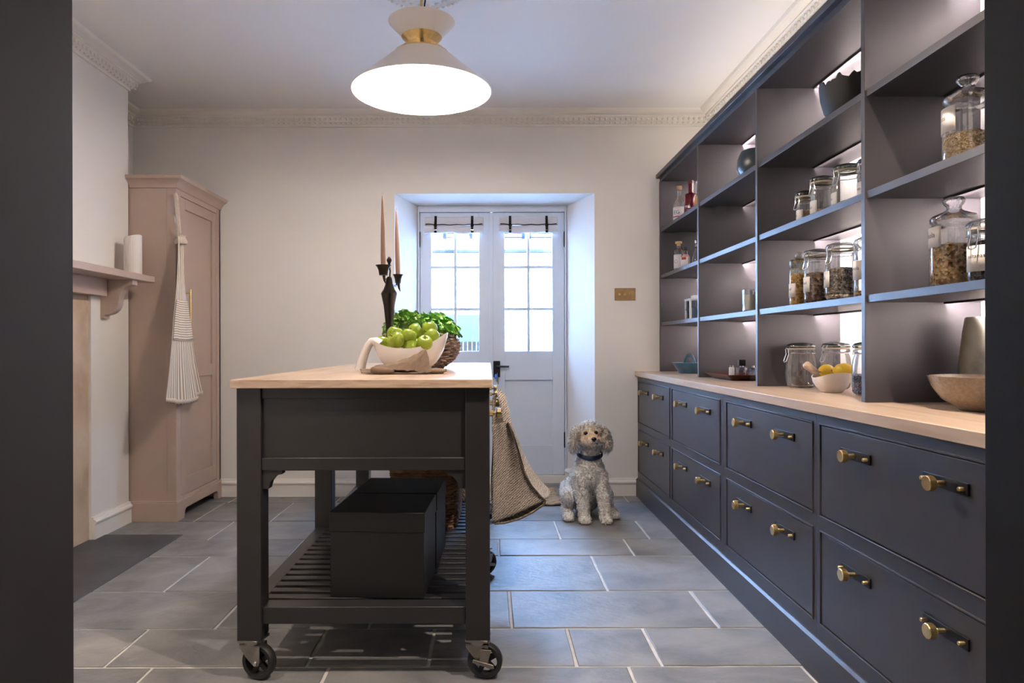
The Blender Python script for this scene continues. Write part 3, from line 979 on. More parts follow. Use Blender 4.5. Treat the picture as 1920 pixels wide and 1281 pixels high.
def lwav(p):
    x, y, z = p
    a = math.atan2(y, x)
    k = max(0.0, (z - 0.02) / 0.06)
    return (x, y, z + k * (0.014 * cos(a - 0.5) + 0.010 * cos(2 * a - 2.6)))


dish('wavy_bowl', 'small white bowl with a wavy rim holding lemons and a pestle', 'bowl', (LBX, LBY, WT + 0.0005),
     [(0, 0), (0.036, 0), (0.040, 0.003), (0.056, 0.024), (0.066, 0.048), (0.070, 0.074), (0.067, 0.075), (0.062, 0.05), (0.050, 0.025), (0.03, 0.010), (0, 0.008)], MATTEW, wav=lwav)
LEMON = mat('lemon_peel', (0.82, 0.52, 0.03), 0.4, var=0.08, nscale=25, bump=0.25, bscale=260)
for i, (dx, dy, dz, rz, lb) in enumerate([(-0.006, 0.026, 0.078, 0.5, 'front yellow lemon in the white wavy bowl'), (0.034, -0.024, 0.084, -0.6, 'rear yellow lemon leaning on the right rim of the wavy bowl')]):
    l = thing('lemon', lb, 'lemon', (LBX + dx, LBY + dy, WT + dz), rz, 'lemons in the white bowl')
    MB().lathe([(0, -0.040), (0.006, -0.038), (0.010, -0.034), (0.022, -0.024), (0.028, -0.006), (0.028, 0.008), (0.021, 0.025), (0.010, 0.034), (0.005, 0.040), (0, 0.042)], 24, axis='x').build('fruit', LEMON, l, smooth=180)
    MB().lathe([(0, -0.044), (0.003, -0.044), (0.0035, -0.038), (0, -0.038)], 8, axis='x').build('stem_end', mat('lemon_stem', (0.25, 0.2, 0.06), 0.8), l)
pe = MB().tube([(LBX - 0.008, LBY + 0.018, WT + 0.046), (LBX - 0.030, LBY + 0.028, WT + 0.064), (LBX - 0.060, LBY + 0.036, WT + 0.088), (LBX - 0.078, LBY + 0.040, WT + 0.104), (LBX - 0.084, LBY + 0.041, WT + 0.110)], [0.017, 0.013, 0.013, 0.016, 0.010], 18).build('pestle', OAKX, smooth=60)
tag(pe, 'wooden pestle leaning out of the white wavy bowl', 'pestle')
# tray with perfume bottles, second bay
tr = thing('serving_tray', 'dark red flared tray with patterned top on the worktop', 'tray', (1.352, 3.67, WT + 0.0005))
MB().add([(-0.11, -0.14, 0), (0.13, -0.14, 0), (0.13, 0.14, 0), (-0.11, 0.14, 0), (-0.155, -0.185, 0.03), (0.165, -0.185, 0.03), (0.165, 0.185, 0.03), (-0.155, 0.185, 0.03),
          (-0.148, -0.178, 0.03), (0.158, -0.178, 0.03), (0.158, 0.178, 0.03), (-0.148, 0.178, 0.03), (-0.107, -0.137, 0.006), (0.127, -0.137, 0.006), (0.127, 0.137, 0.006), (-0.107, 0.137, 0.006)],
         [(0, 3, 2, 1), (0, 1, 5, 4), (1, 2, 6, 5), (2, 3, 7, 6), (3, 0, 4, 7), (4, 5, 9, 8), (5, 6, 10, 9), (6, 7, 11, 10), (7, 4, 8, 11), (8, 9, 13, 12), (9, 10, 14, 13), (10, 11, 15, 14), (11, 8, 12, 15), (12, 13, 14, 15)]).build(
    'body', mat('dark_red_lacquer', (0.07, 0.016, 0.010), 0.3, var=0.2, nscale=30), tr, smooth=0)
MB().box(-0.10, 0.12, -0.13, 0.13, 0.0065, 0.0085).build('patterned_inlay', mat_ramp('blue_white_print', [(0.0, (0.03, 0.04, 0.16)), (0.40, (0.04, 0.06, 0.22)), (0.5, (0.75, 0.72, 0.74)), (1.0, (0.8, 0.78, 0.78))], 0.4, 22, 3, bump=0, distort=1.5), tr)
pf = thing('perfume_bottle', 'square glass perfume bottle with a black and chrome cap on the tray', 'perfume bottle', (1.288, 3.53, WT + 0.0095))
MB().box(-0.022, 0.022, -0.022, 0.022, 0, 0.06).build('glass_body', mat_glass('thick_glass', (0.86, 0.88, 0.9), (0.55, 0.58, 0.62), 0.12), pf, bevel=0.004)
MB().box(-0.016, 0.016, -0.016, 0.016, 0.005, 0.045).build('perfume', mat_glass('pale_scent', (0.8, 0.78, 0.8), (0.7, 0.68, 0.7), 0.05), pf)
MB().lathe([(0, 0.060), (0.010, 0.060), (0.010, 0.066), (0, 0.066)], 16).build('collar', CHROME, pf)
MB().box(-0.017, 0.017, -0.015, 0.015, 0.066, 0.098).build('cap', mat('black_gloss', (0.01, 0.01, 0.012), 0.12), pf, bevel=0.002)
pf2 = thing('perfume_bottle', 'slim frosted white perfume bottle at the left of the tray', 'perfume bottle', (1.262, 3.60, WT + 0.0095))
MB().lathe([(0, 0), (0.012, 0), (0.0135, 0.003), (0.0135, 0.055), (0.010, 0.058), (0, 0.058)], 20).build('frosted_body', mat('frosted_white', (0.85, 0.86, 0.88), 0.3), pf2)
MB().lathe([(0, 0.058), (0.009, 0.058), (0.009, 0.066), (0, 0.066)], 16).build('cap', CHROME, pf2)
pf3 = thing('perfume_bottle', 'small pale blue glass bottle at the right of the tray', 'perfume bottle', (1.335, 3.50, WT + 0.0095))
MB().lathe([(0, 0), (0.016, 0), (0.018, 0.003), (0.018, 0.05), (0.008, 0.058), (0, 0.058)], 20).build('glass_body', mat_glass('pale_blue_glass', (0.62, 0.76, 0.92), (0.4, 0.5, 0.66), 0.1), pf3)
MB().lathe([(0, 0.058), (0.007, 0.058), (0.007, 0.068), (0, 0.068)], 14).build('cap', CHROME, pf3)
# blue handled dish, first bay
bd = thing('handled_dish', 'blue ceramic dish with an arched handle at the far end of the worktop', 'dish', (1.325, 4.47, WT + 0.0005))
BLUEG = mat('blue_teal_glaze', (0.045, 0.115, 0.165), 0.3, var=0.25, nscale=18)
MB().lathe([(0, 0), (0.09, 0), (0.094, 0.003), (0.138, 0.068), (0.134, 0.069), (0.09, 0.008), (0, 0.007)], 44).build('bowl', BLUEG, bd, smooth=40)
MB().tube([(-0.03 + 0.0 * i, -0.115 * cos(PI * i / 14) + 0.0, 0.055 + 0.062 * sin(PI * i / 14)) for i in range(15)], 0.010, 10, flat=(1.3, 0.6)).build('handle', BLUEG, bd, smooth=60)
# candle in glass, second bay
cd = thing('glass_candle', 'cream candle in a clear glass tumbler on the second bay shelf', 'candle', (1.290, 3.405, S1 + 0.0005))
MB().lathe([(0, 0.004), (0.038, 0), (0.041, 0.004), (0.043, 0.113), (0.040, 0.113), (0.0375, 0.012), (0, 0.012)], 32).build('tumbler', GLASS, cd)
MB().lathe([(0, 0.013), (0.037, 0.013), (0.0385, 0.088), (0, 0.086)], 28).build('wax', mat('cream_wax', (0.86, 0.80, 0.68), 0.5), cd)
MB().tube([(0, 0, 0.085), (0.001, 0, 0.098)], 0.0012, 5).build('wick', INK, cd)
# plate on edge, second bay; dark bowls on the top shelves
pt = MB().lathe([(0, 0), (0.06, 0.0), (0.098, 0.014), (0.100, 0.018), (0.06, 0.006), (0, 0.005)], 44, axis='-x')
pt.xform(Matrix.Rotation(-0.12, 4, 'Y'))
pto = pt.build('standing_plate', mat('pale_blue_grey_glaze', (0.30, 0.35, 0.42), 0.25, var=0.1), None, loc=(1.335, 3.30, S2 + 0.1005))
tag(pto, 'blue-grey plate standing on edge behind a shelf upright', 'plate')
MB().box(-0.04, 0.01, -0.04, 0.04, -0.1, -0.092).build('plate_stand', BLACKM, pto)
TEAL = mat('dark_teal_glaze', (0.018, 0.030, 0.036), 0.35, var=0.2)
dish('round_bowl', 'dark teal round bowl on the top shelf of the second bay', 'bowl', (1.325, 3.40, S3 + 0.0005),
     [(0, 0), (0.05, 0), (0.082, 0.022), (0.10, 0.062), (0.098, 0.105), (0.082, 0.145), (0.078, 0.144), (0.092, 0.104), (0.094, 0.064), (0.076, 0.028), (0, 0.012)], TEAL)


def rough_rim(p):
    x, y, z = p
    a = math.atan2(y, x)
    k = max(0, (z - 0.05) / 0.1)
    return (x * (1 + 0.04 * k * sin(5 * a)), y * (1 + 0.04 * k * sin(5 * a)), z + k * (0.007 * sin(9 * a) + 0.006 * sin(17 * a + 1) + 0.004 * sin(31 * a)))


dish('ragged_bowl', 'black bowl with a ragged rim on the top shelf of the third bay', 'bowl', (1.352, 2.53, S3 + 0.0005),
     [(0, 0), (0.06, 0), (0.095, 0.022), (0.115, 0.055), (0.125, 0.10), (0.127, 0.15), (0.121, 0.15), (0.118, 0.10), (0.105, 0.055), (0.08, 0.022), (0, 0.014)], mat('black_matt_clay', (0.012, 0.012, 0.012), 0.7, var=0.2), 96, rough_rim)


# bottles, first bay
def bottle(label, x, y, z, prof, m, parts, group):
    b = thing('bottle', label, 'bottle', (x, y, z + 0.0005), 0, group)
    MB().lathe(prof, 28).build('glass_body', m, b, smooth=60)
    for nm, p, mm in parts:
        MB().lathe(p, 24).build(nm, mm, b, smooth=50)
    return b


CORK = mat('cork', (0.50, 0.33, 0.19), 0.8, var=0.15, nscale=60)
WHITEL = mat('white_label_paper', (0.72, 0.68, 0.68), 0.7)
REDG = mat('deep_red_glass', (0.10, 0.004, 0.012), 0.12, var=0.1, coat=0.3)
REDL = mat('red_print', (0.45, 0.04, 0.02), 0.6)
gb = 'spirit bottles in the far bay'
b1 = bottle('clear spirit bottle with a white EG label and cork top', 1.268, 4.60, S3, [(0, 0.004), (0.036, 0), (0.039, 0.005), (0.039, 0.125), (0.030, 0.150), (0.017, 0.168), (0.0145, 0.185), (0.0145, 0.228), (0, 0.228)], GLASS,
            [('cork', [(0, 0.222), (0.014, 0.222), (0.014, 0.230), (0.018, 0.231), (0.018, 0.250), (0, 0.251)], CORK), ('liquor', [(0, 0.006), (0.036, 0.006), (0.036, 0.03), (0, 0.03)], mat('amber_liquor', (0.55, 0.33, 0.18), 0.3))], gb)
lb = cyl_label(b1, 0.0395, 3.95, 1.25, 0.026, 0.108, WHITEL, [('EG', 0.036, 0.004, INK)])
cyl_label(b1, 0.0400, 3.95, 0.80, 0.040, 0.047, REDL, [], 'red_band')
b2 = bottle('deep red glass bottle with white lettering on the top shelf', 1.295, 4.432, S3, [(0, 0.004), (0.038, 0), (0.041, 0.005), (0.041, 0.150), (0.036, 0.160), (0.018, 0.166), (0.0165, 0.175), (0.0165, 0.228), (0, 0.228)], REDG,
            [('stopper', [(0, 0.226), (0.018, 0.226), (0.018, 0.246), (0, 0.247)], mat('dark_red_cap', (0.12, 0.01, 0.02), 0.4))], gb)
t = MB()
for s, size, zz in (('MILL', 0.022, 0.075), ('-----', 0.010, 0.056)):
    v, f = text_geo(s, size)
    t.add([(0.0418 * cos(3.95 + x / 0.0418), 0.0418 * sin(3.95 + x / 0.0418), zz + y) for x, y, _ in v], f)
t.build('lettering', mat('white_print', (0.8, 0.74, 0.74), 0.6), b2, smooth=0, recalc=False)
b3 = bottle('orange-labelled bottle half hidden behind the first shelf upright', 1.30, 4.235, S3, [(0, 0.004), (0.034, 0), (0.036, 0.005), (0.036, 0.11), (0.014, 0.15), (0.013, 0.19), (0, 0.19)], GLASS,
            [('cap', [(0, 0.19), (0.015, 0.19), (0.015, 0.215), (0, 0.216)], CHROME)], gb)
cyl_label(b3, 0.0365, 3.6, 1.4, 0.02, 0.10, mat('orange_label', (0.62, 0.30, 0.08), 0.7), [])
b4 = bottle('small cork-topped bottle with a pink roundel on its label', 1.268, 4.62, S2, [(0, 0.004), (0.028, 0), (0.030, 0.005), (0.030, 0.145), (0.024, 0.158), (0.014, 0.163), (0.013, 0.185), (0, 0.185)], GLASS,
            [('cork', [(0, 0.178), (0.013, 0.178), (0.0135, 0.190), (0.022, 0.192), (0.022, 0.206), (0, 0.207)], CORK), ('liquor', [(0, 0.006), (0.028, 0.006), (0.028, 0.022), (0, 0.022)], mat('orange_liquor', (0.70, 0.20, 0.03), 0.3))], gb)
cyl_label(b4, 0.0305, 3.85, 1.2, 0.026, 0.118, WHITEL, [('\u25cf', 0.03, -0.002, mat('plum_print', (0.25, 0.03, 0.07), 0.6))])
b5 = bottle('short black-capped bottle with a red and white label', 1.268, 4.46, S2, [(0, 0.004), (0.028, 0), (0.030, 0.005), (0.030, 0.085), (0.014, 0.104), (0.013, 0.128), (0, 0.128)], GLASS,
            [('cap', [(0, 0.124), (0.0145, 0.124), (0.0145, 0.146), (0, 0.147)], INK), ('syrup', [(0, 0.006), (0.0275, 0.006), (0.0275, 0.08), (0.012, 0.10), (0, 0.10)], mat('pink_syrup', (0.62, 0.30, 0.30), 0.3))], gb)
cyl_label(b5, 0.0305, 3.85, 1.2, 0.015, 0.082, WHITEL, [])
cyl_label(b5, 0.0310, 4.05, 0.5, 0.064, 0.080, REDL, [], 'red_band')
bottle('slender clear bottle with a twisted neck beside the first upright', 1.292, 4.305, S2, [(0, 0.004), (0.026, 0), (0.028, 0.005), (0.027, 0.05), (0.018, 0.085), (0.009, 0.105), (0.0085, 0.140), (0.010, 0.150), (0, 0.150)], GLASS,
       [('stopper', [(0, 0.150), (0.011, 0.150), (0.011, 0.164), (0.006, 0.172), (0, 0.173)], CHROME), ('dark_band', [(0.0095, 0.118), (0.0105, 0.118), (0.0105, 0.126), (0.0095, 0.126)], INK)], gb)
# white lantern
ln = thing('lantern', 'small white metal lantern with glass panes in the far bay', 'lantern', (1.333, 4.46, S1 + 0.0005))
WM = mat('white_lantern_metal', (0.75, 0.78, 0.82), 0.4)
lf = MB()
w = 0.048
for sx in (-1, 1):
    for sy in (-1, 1):
        lf.box(sx * w - 0.006, sx * w + 0.006, sy * w - 0.006, sy * w + 0.006, 0.01, 0.135)
lf.box(-0.056, 0.056, -0.056, 0.056, 0, 0.012).box(-0.056, 0.056, -0.056, 0.056, 0.127, 0.139)
lf.build('frame', WM, ln, bevel=0.001)
for dx, dy in ((-1, 0), (1, 0), (0, -1), (0, 1)):
    MB().box(dx * w - (0.001 if dx else 0.042), dx * w + (0.001 if dx else 0.042), dy * w - (0.001 if dy else 0.042), dy * w + (0.001 if dy else 0.042), 0.012, 0.127).build('pane', mat_glass('hazy_glass', (0.8, 0.85, 0.9), (0.6, 0.65, 0.7), 0.15), ln)
MB().box(-0.024, 0.024, -0.024, 0.024, 0.139, 0.162).build('chimney_cap', WM, ln, bevel=0.002)
MB().lathe([(0, 0.012), (0.028, 0.012), (0.028, 0.085), (0, 0.086)], 20).build('candle', mat('white_wax', (0.82, 0.80, 0.78), 0.5), ln)
MB().ball((-0.057, 0.02, 0.07), 0.005, 8, 6).build('latch', STEEL, ln)

# ================================================================== LEFT SIDE
# ---- tall larder cupboard in the alcove
X0, X1, Y0, Y1 = XL + 0.003, -1.87, 4.15, YB - 0.003
cp = thing('larder_cupboard', 'tall taupe painted larder cupboard with a panelled door in the alcove', 'cupboard', ((X0 + X1) / 2, (Y0 + Y1) / 2, 0))
CO = Vector(((X0 + X1) / 2, (Y0 + Y1) / 2, 0))


def cbox(mb, x0, x1, y0, y1, z0, z1):
    return mb.box(x0 - CO.x, x1 - CO.x, y0 - CO.y, y1 - CO.y, z0, z1)


b = MB()
cbox(b, X0, X1 - 0.04, Y0 + 0.004, Y0 + 0.022, 0.118, 2.0)          # near side
cbox(b, X1 - 0.055, X1, Y0, 4.214, 0.118, 2.0)                      # near corner post
cbox(b, X1 - 0.03, X1, 4.769, Y1, 0.118, 2.0)                       # far stile
cbox(b, X1 - 0.03, X1, 4.214, 4.769, 1.962, 2.0)
cbox(b, X1 - 0.03, X1, 4.214, 4.769, 0.118, 0.135)
cbox(b, X0, X1, Y1 - 0.02, Y1, 0.118, 2.0)
cbox(b, X0, X1 - 0.03, Y0 + 0.02, Y1, 1.985, 2.0)
b.build('carcass', TAUPE, cp, smooth=0, bevel=0.0015)
# plinth with an arched cut-out in front
pl = MB()
cbox(pl, XB + 0.004, X1 - 0.02, Y0 - 0.012, Y0 + 0.01, 0, 0.112)
pts = [(Y0 - 0.012, 0), (Y0 + 0.085, 0), (Y0 + 0.09, 0.03)] + [(Y0 + 0.12 - 0.03 * cos(t), 0.03 + 0.03 * sin(t)) for t in np.linspace(0.2, PI / 2, 6)] + \
      [(Y1 - 0.11 + 0.03 * cos(t), 0.03 + 0.03 * sin(t)) for t in np.linspace(PI / 2, 0.2, 6)] + [(Y1 - 0.08, 0.03), (Y1 - 0.075, 0), (Y1, 0), (Y1, 0.112), (Y0 - 0.012, 0.112)]
pl.prism([(y - CO.y, z) for y, z in pts], 'x', X1 - 0.02 - CO.x, X1 + 0.012 - CO.x)
pl.prism([(XB + 0.004 - CO.x, 0.112), (X1 + 0.012 - CO.x, 0.112), (X1 - CO.x, 0.122), (XB + 0.004 - CO.x, 0.122)], 'y', Y0 - CO.y - 0.006, Y0 + 0.02 - CO.y)
cbox(pl, X1 - 0.02, X1 + 0.008, Y0, Y1, 0.112, 0.119)
pl.build('plinth', TAUPE, cp, smooth=0, bevel=0.002)
cbox(MB(), X0, X1 - 0.03, Y0 + 0.03, Y1 - 0.02, 0.10, 0.118).build('base_panel', TAUPE, cp)
# door
dz0, dz1 = 0.138, 1.959
dm = MB()
dx0, dx1 = X1 - 0.022, X1 - 0.001
cbox(dm, dx0, dx1, 4.217, 4.283, dz0, dz1)
cbox(dm, dx0, dx1, 4.70, 4.766, dz0, dz1)
for a, c in ((1.894, dz1), (0.855, 0.932), (dz0, 0.242)):
    cbox(dm, dx0, dx1, 4.283, 4.70, a, c)
dr = dm.build('door', TAUPE, cp, smooth=0, bevel=0.002)
cbox(MB(), dx0 + 0.002, dx0 + 0.009, 4.278, 4.705, 0.93, 1.896).build('panel', TAUPE, dr)
cbox(MB(), dx0 + 0.002, dx0 + 0.009, 4.278, 4.705, 0.24, 0.857).build('panel', TAUPE, dr)
hd = MB()
hy = 4.272 - CO.y
hd.tube([(X1 + 0.034 - CO.x, hy, 1.20), (X1 + 0.034 - CO.x, hy, 1.40)], 0.0065, 14)
for z in (1.225, 1.375):
    hd.tube([(X1 - 0.002 - CO.x, hy, z), (X1 + 0.034 - CO.x, hy, z)], 0.0045, 10)
hd.build('bar_handle', BRASS, dr, label='brass bar handle')
# crown moulding: front and near side, mitred
crn = MB()
prof = [(0, 0), (0.006, 0), (0.008, 0.010), (0.014, 0.022), (0.028, 0.036), (0.040, 0.044), (0.048, 0.048), (0.052, 0.060), (0.052, 0.068), (-0.01, 0.068)]
sweep(crn, [(X1 - CO.x, Y1 - CO.y + 0.0), (X1 - CO.x, Y0 - CO.y), (XB + 0.004 - CO.x, Y0 - CO.y)], [(-o, u) for o, u in prof], 1.998)
cbox(crn, X0, X1, Y0, Y1, 2.045, 2.066)
crn.build('crown_moulding', TAUPE, cp, smooth=30)

# ---- striped apron hanging down the near edge of the cupboard door
ap = thing('apron', 'cream striped linen apron hanging from the cupboard door', 'apron', (-1.838, 4.15, 0.70))
AO = Vector((-1.838, 4.15, 0.70))
# rows: z, y_near, y_far, fold depth
ROWS = [(1.70, 4.105, 4.185, 0.010), (1.66, 4.095, 4.19, 0.016), (1.60, 4.085, 4.192, 0.018), (1.45, 4.065, 4.20, 0.014), (1.33, 4.04, 4.225, 0.012), (1.22, 4.01, 4.26, 0.012), (1.10, 3.985, 4.295, 0.014), (0.95, 3.95, 4.34, 0.018), (0.83, 3.915, 4.395, 0.024), (0.735, 3.885, 4.44, 0.030)]


def apron_pt(u, v):
    t = v * (len(ROWS) - 1)
    i = min(int(t), len(ROWS) - 2)
    f = t - i
    r0, r1 = ROWS[i], ROWS[i + 1]
    z, ya, yb, d = [p + (q - p) * f for p, q in zip(r0, r1)]
    y = ya + (yb - ya) * u
    x = 0.022 + d * (sin(u * 11 + 0.6) * 0.55 + 0.35 * sin(u * 23 + v * 3)) + 0.018 * v
    z += -0.03 * v * sin(PI * u) * (v > 0.85) * (v - 0.85) / 0.15 + 0.004 * sin(u * 8) * v
    return (-1.863 + x - AO.x, y - AO.y, z - AO.z)


g = MB().grid(apron_pt, 60, 60)
uv = [(i / 59 * (0.12 + 0.5 * (j / 59)), j / 59) for i in range(60) for j in range(60)]
APR = mat_stripe('ticking_stripe', (0.36, 0.27, 0.19), (0.78, 0.73, 0.66), 'X', 8, width=0.36)
g.build('skirt', APR, ap, smooth=180, recalc=False, solid=0.0015, uv=[(i / 59, j / 59) for i in range(60) for j in range(60)])


def pocket_pt(u, v):
    x, y, z = apron_pt(0.03 + 0.97 * u, 0.45 + 0.23 * v)
    return (x + 0.006, y, z)


MB().grid(pocket_pt, 30, 20).build('pocket', mat_stripe('cross_stripe', (0.40, 0.30, 0.21), (0.78, 0.73, 0.66), 'Y', 5.5, width=0.36), ap, smooth=180, recalc=False, solid=0.0015, uv=[(i / 29, j / 19) for i in range(30) for j in range(20)])
MB().grid(lambda u, v: (apron_pt(u, 0.985 - 0.02 * v)[0] + 0.003, apron_pt(u, 0.985)[1], apron_pt(u, 0.985)[2] - 0.012 + 0.024 * v), 50, 3).build('hem', mat('apron_hem', (0.62, 0.54, 0.46), 0.9), ap, smooth=180, recalc=False, solid=0.0015)
STR = mat('apron_strap', (0.60, 0.51, 0.43), 0.9, var=0.1, nscale=60)
st = MB()
st.tube([(-1.866 - AO.x, 4.128 - AO.y, 1.958 - AO.z), (-1.858 - AO.x, 4.128 - AO.y, 1.94 - AO.z), (-1.856 - AO.x, 4.138 - AO.y, 1.86 - AO.z), (-1.853 - AO.x, 4.150 - AO.y, 1.76 - AO.z), (-1.848 - AO.x, 4.150 - AO.y, 1.69 - AO.z)], 0.013, 8, flat=(0.25, 1))
st.tube([(-1.862 - AO.x, 4.110 - AO.y, 1.82 - AO.z), (-1.850 - AO.x, 4.094 - AO.y, 1.80 - AO.z), (-1.845 - AO.x, 4.112 - AO.y, 1.76 - AO.z), (-1.848 - AO.x, 4.120 - AO.y, 1.69 - AO.z)], 0.011, 8, flat=(0.3, 1))
st.build('neck_strap', STR, ap, smooth=60)
MB().tube([(-1.846 - AO.x, 4.098 - AO.y + 0.012 * sin(a), 1.79 - AO.z + 0.026 * cos(a)) for a in np.linspace(0, 2 * PI, 17)[:-1]], 0.0022, 6, True).build('buckle', CHROME, ap)
MB().lathe([(0.0, -0.026), (0.034, -0.024), (0.038, -0.01), (0.030, 0.006), (0.024, 0.016), (0.028, 0.026), (0.012, 0.03)], 18, (-1.838 - AO.x, 4.147 - AO.y, 1.685 - AO.z)).build('gathered_knot', STR, ap, smooth=60)

# ---- mantel shelf on the chimney breast
ms = thing('mantel_shelf', 'taupe painted mantel shelf on shaped brackets across the chimney breast', 'mantel shelf', (XB, 3.1, 1.42))
MB().box(0.0, 0.20, -1.0, 0.955, 0.0, 0.037).build('board', TAUPE, ms, bevel=0.003)
MB().box(0.001, 0.05, -0.70, 0.72, -0.095, 0.0).build('apron_rail', TAUPE, ms, bevel=0.002)
prof = [(0.001, 0.0), (0.001, -0.215), (0.022, -0.215), (0.022, -0.198)] + \
       [(0.030 + 0.07 * sin(t), -0.12 - 0.075 * cos(t)) for t in np.linspace(0.2, PI / 2, 7)] + \
       [(0.175 - 0.070 * cos(t), -0.105 + 0.075 * sin(t)) for t in np.linspace(0.2, PI / 2, 7)] + [(0.178, -0.028), (0.178, 0.0)]
for y in (0.74, -0.78):
    MB().prism(prof, 'y', y, y + 0.055).build('bracket', TAUPE, ms, smooth=30)
vs_ = dish('ribbed_vase', 'white ribbed ceramic vase at the end of the mantel shelf', 'vase', (-2.045, 3.99, 1.4575), [(0, 0), (0.046, 0), (0.048, 0.004), (0.047, 0.22), (0.044, 0.222), (0.042, 0.21), (0.042, 0.01), (0, 0.008)], MATTEW, 72,
           lambda p: (p[0] * (1 + 0.014 * cos(24 * math.atan2(p[1], p[0]))), p[1] * (1 + 0.014 * cos(24 * math.atan2(p[1], p[0]))), p[2] + (0.012 * p[0] / 0.046 if p[2] > 0.2 else 0)))

# ================================================================== PENDANT LAMP
PX, PY = -0.296, 3.10
pn = thing('pendant_lamp', 'white double-cone pendant lamp with a brass waist hanging from the ceiling rose', 'pendant lamp', (PX, PY, 2.185))
ENAM = mat('cream_enamel_outside', (0.86, 0.81, 0.77), 0.4, var=0.02)
ENAI = mat('white_enamel_inside', (0.86, 0.83, 0.78), 0.5, var=0.01)
MB().lathe([(0.3115, 0.0), (0.120, 0.168)], 80).build('shade', ENAM, pn, smooth=60, recalc=False)
MB().lathe([(0.3090, 0.0), (0.1180, 0.167), (0.0, 0.172)], 80).build('shade_lining', ENAI, pn, smooth=60)
MB().lathe([(0.3085, 0.0), (0.3085, -0.002), (0.3125, -0.002), (0.3125, 0.002)], 80).build('shade_rim', ENAI, pn)
MB().lathe([(0.1225, 0.164), (0.1215, 0.170), (0.070, 0.209), (0.064, 0.214), (0.064, 0.216)], 64).build('lower_brass_cone', BRASS, pn, smooth=30)
MB().lathe([(0.064, 0.214), (0.066, 0.218), (0.0905, 0.243), (0.0890, 0.2435), (0.062, 0.220)], 64).build('upper_brass_cone', BRASS, pn, smooth=30)
MB().lathe([(0.076, 0.232), (0.090, 0.247), (0.149, 0.310), (0.147, 0.3105), (0.088, 0.249), (0.0, 0.246)], 72).build('top_cone', ENAM, pn, smooth=30)
MB().tube([(0, 0, 0.24), (0, 0, H - 2.185 - 0.034)], 0.007, 12).build('stem', BRASS, pn)
MB().tube([(0.012, 0.0, 0.30), (0.010, 0, 0.36), (0.016, 0.0, 0.41), (0.009, 0, H - 2.185 - 0.03)], 0.0035, 8).build('flex', BLACKM, pn)
MB().lathe([(0, 0.170), (0.018, 0.170), (0.018, 0.115), (0, 0.115)], 20).build('lamp_holder', BRASS, pn)
MB().lathe([(0, -0.003), (0.030, 0.004), (0.048, 0.03), (0.050, 0.05), (0.040, 0.08), (0.017, 0.115), (0, 0.116)], 28).build('bulb', mat_emit('lit_bulb', (1.0, 0.80, 0.55), 14), pn, smooth=180)
add_light('pendant_light', 'POINT', (0, 0, 0.025), (0, 0, 0), PENDANT_W, (1.0, 0.88, 0.77), pn, shadow_soft_size=0.085)

# ================================================================== KITCHEN ISLAND
IX0, IX1, IY0, IY1 = -0.786, 0.003, 2.16, 4.176
isl = thing('kitchen_island', 'charcoal kitchen island trolley on casters with an oak top and slatted shelf', 'kitchen island', (-0.39, 3.168, 0))
IO = Vector((-0.39, 3.168, 0))


def ibox(mb, x0, x1, y0, y1, z0, z1):
    return mb.box(x0 - IO.x, x1 - IO.x, y0 - IO.y, y1 - IO.y, z0, z1)


ibox(MB(), -0.797, 0.012, 2.135, 4.195, 0.919, 0.946).build('top', OAKX, isl, bevel=0.002)
LEGY = [2.16, 3.13, 4.10]
for ly in LEGY:
    for lx in (IX0, -0.073):
        ibox(MB(), lx, lx + 0.076, ly, ly + 0.076, 0.13, 0.919).build('leg', ISL, isl, bevel=0.002)
# end panels, back (left) panels, rails
for y in (2.176, 4.150):
    ibox(MB(), -0.71, -0.073, y, y + 0.016, 0.70, 0.919).build('end_panel', ISL, isl)
ibox(MB(), -0.71, -0.073, 2.170, 2.176, 0.886, 0.919).build('top_rail', ISL, isl, bevel=0.001)
for y in (2.166, 4.120):
    ibox(MB(), -0.71, -0.073, y, y + 0.05, 0.66, 0.70).build('rail', ISL, isl, bevel=0.002)
for ya, yb in ((2.236, 3.13), (3.206, 4.10)):
    ibox(MB(), IX0 + 0.012, IX0 + 0.03, ya, yb, 0.66, 0.919).build('side_panel', ISL, isl)
    ibox(MB(), -0.03, -0.012, ya, yb, 0.66, 0.70).build('rail', ISL, isl)
    ibox(MB(), IX0 + 0.008, IX0 + 0.06, ya, yb, 0.18, 0.232).build('shelf_rail', ISL, isl, bevel=0.002)
    ibox(MB(), -0.055, -0.004, ya, yb, 0.18, 0.232).build('shelf_rail', ISL, isl, bevel=0.002)
ibox(MB(), -0.71, -0.073, 2.170, 2.235, 0.179, 0.232).build('shelf_rail', ISL, isl, bevel=0.002)
ibox(MB(), -0.71, -0.073, 4.105, 4.165, 0.179, 0.232).build('shelf_rail', ISL, isl, bevel=0.002)
ibox(MB(), -0.755, -0.03, 2.19, 4.15, 0.67, 0.69).build('drawer_floor', ISL, isl)
# corner brackets under the rail
bp_ = [(0, 0), (0.062, 0), (0.062, -0.012), (0.050, -0.014), (0.038, -0.022), (0.026, -0.036), (0.022, -0.050), (0.020, -0.058), (0, -0.058)]
for y in (2.172, 4.125):
    MB().prism([(-0.71 - IO.x + a, 0.66 + c) for a, c in bp_], 'y', y - IO.y, y - IO.y + 0.035).build('corner_bracket', ISL, isl, smooth=30)
    MB().prism([(-0.073 - IO.x - a, 0.66 + c) for a, c in bp_], 'y', y - IO.y, y - IO.y + 0.035).build('corner_bracket', ISL, isl, smooth=30)
# shelf slats
n_sl = 31
for i in range(n_sl):
    y = 2.249 + i * 0.0602
    ibox(MB(), -0.728, -0.054, y, y + 0.038, 0.220, 0.232).build('slat', ISL, isl, bevel=0.0015)
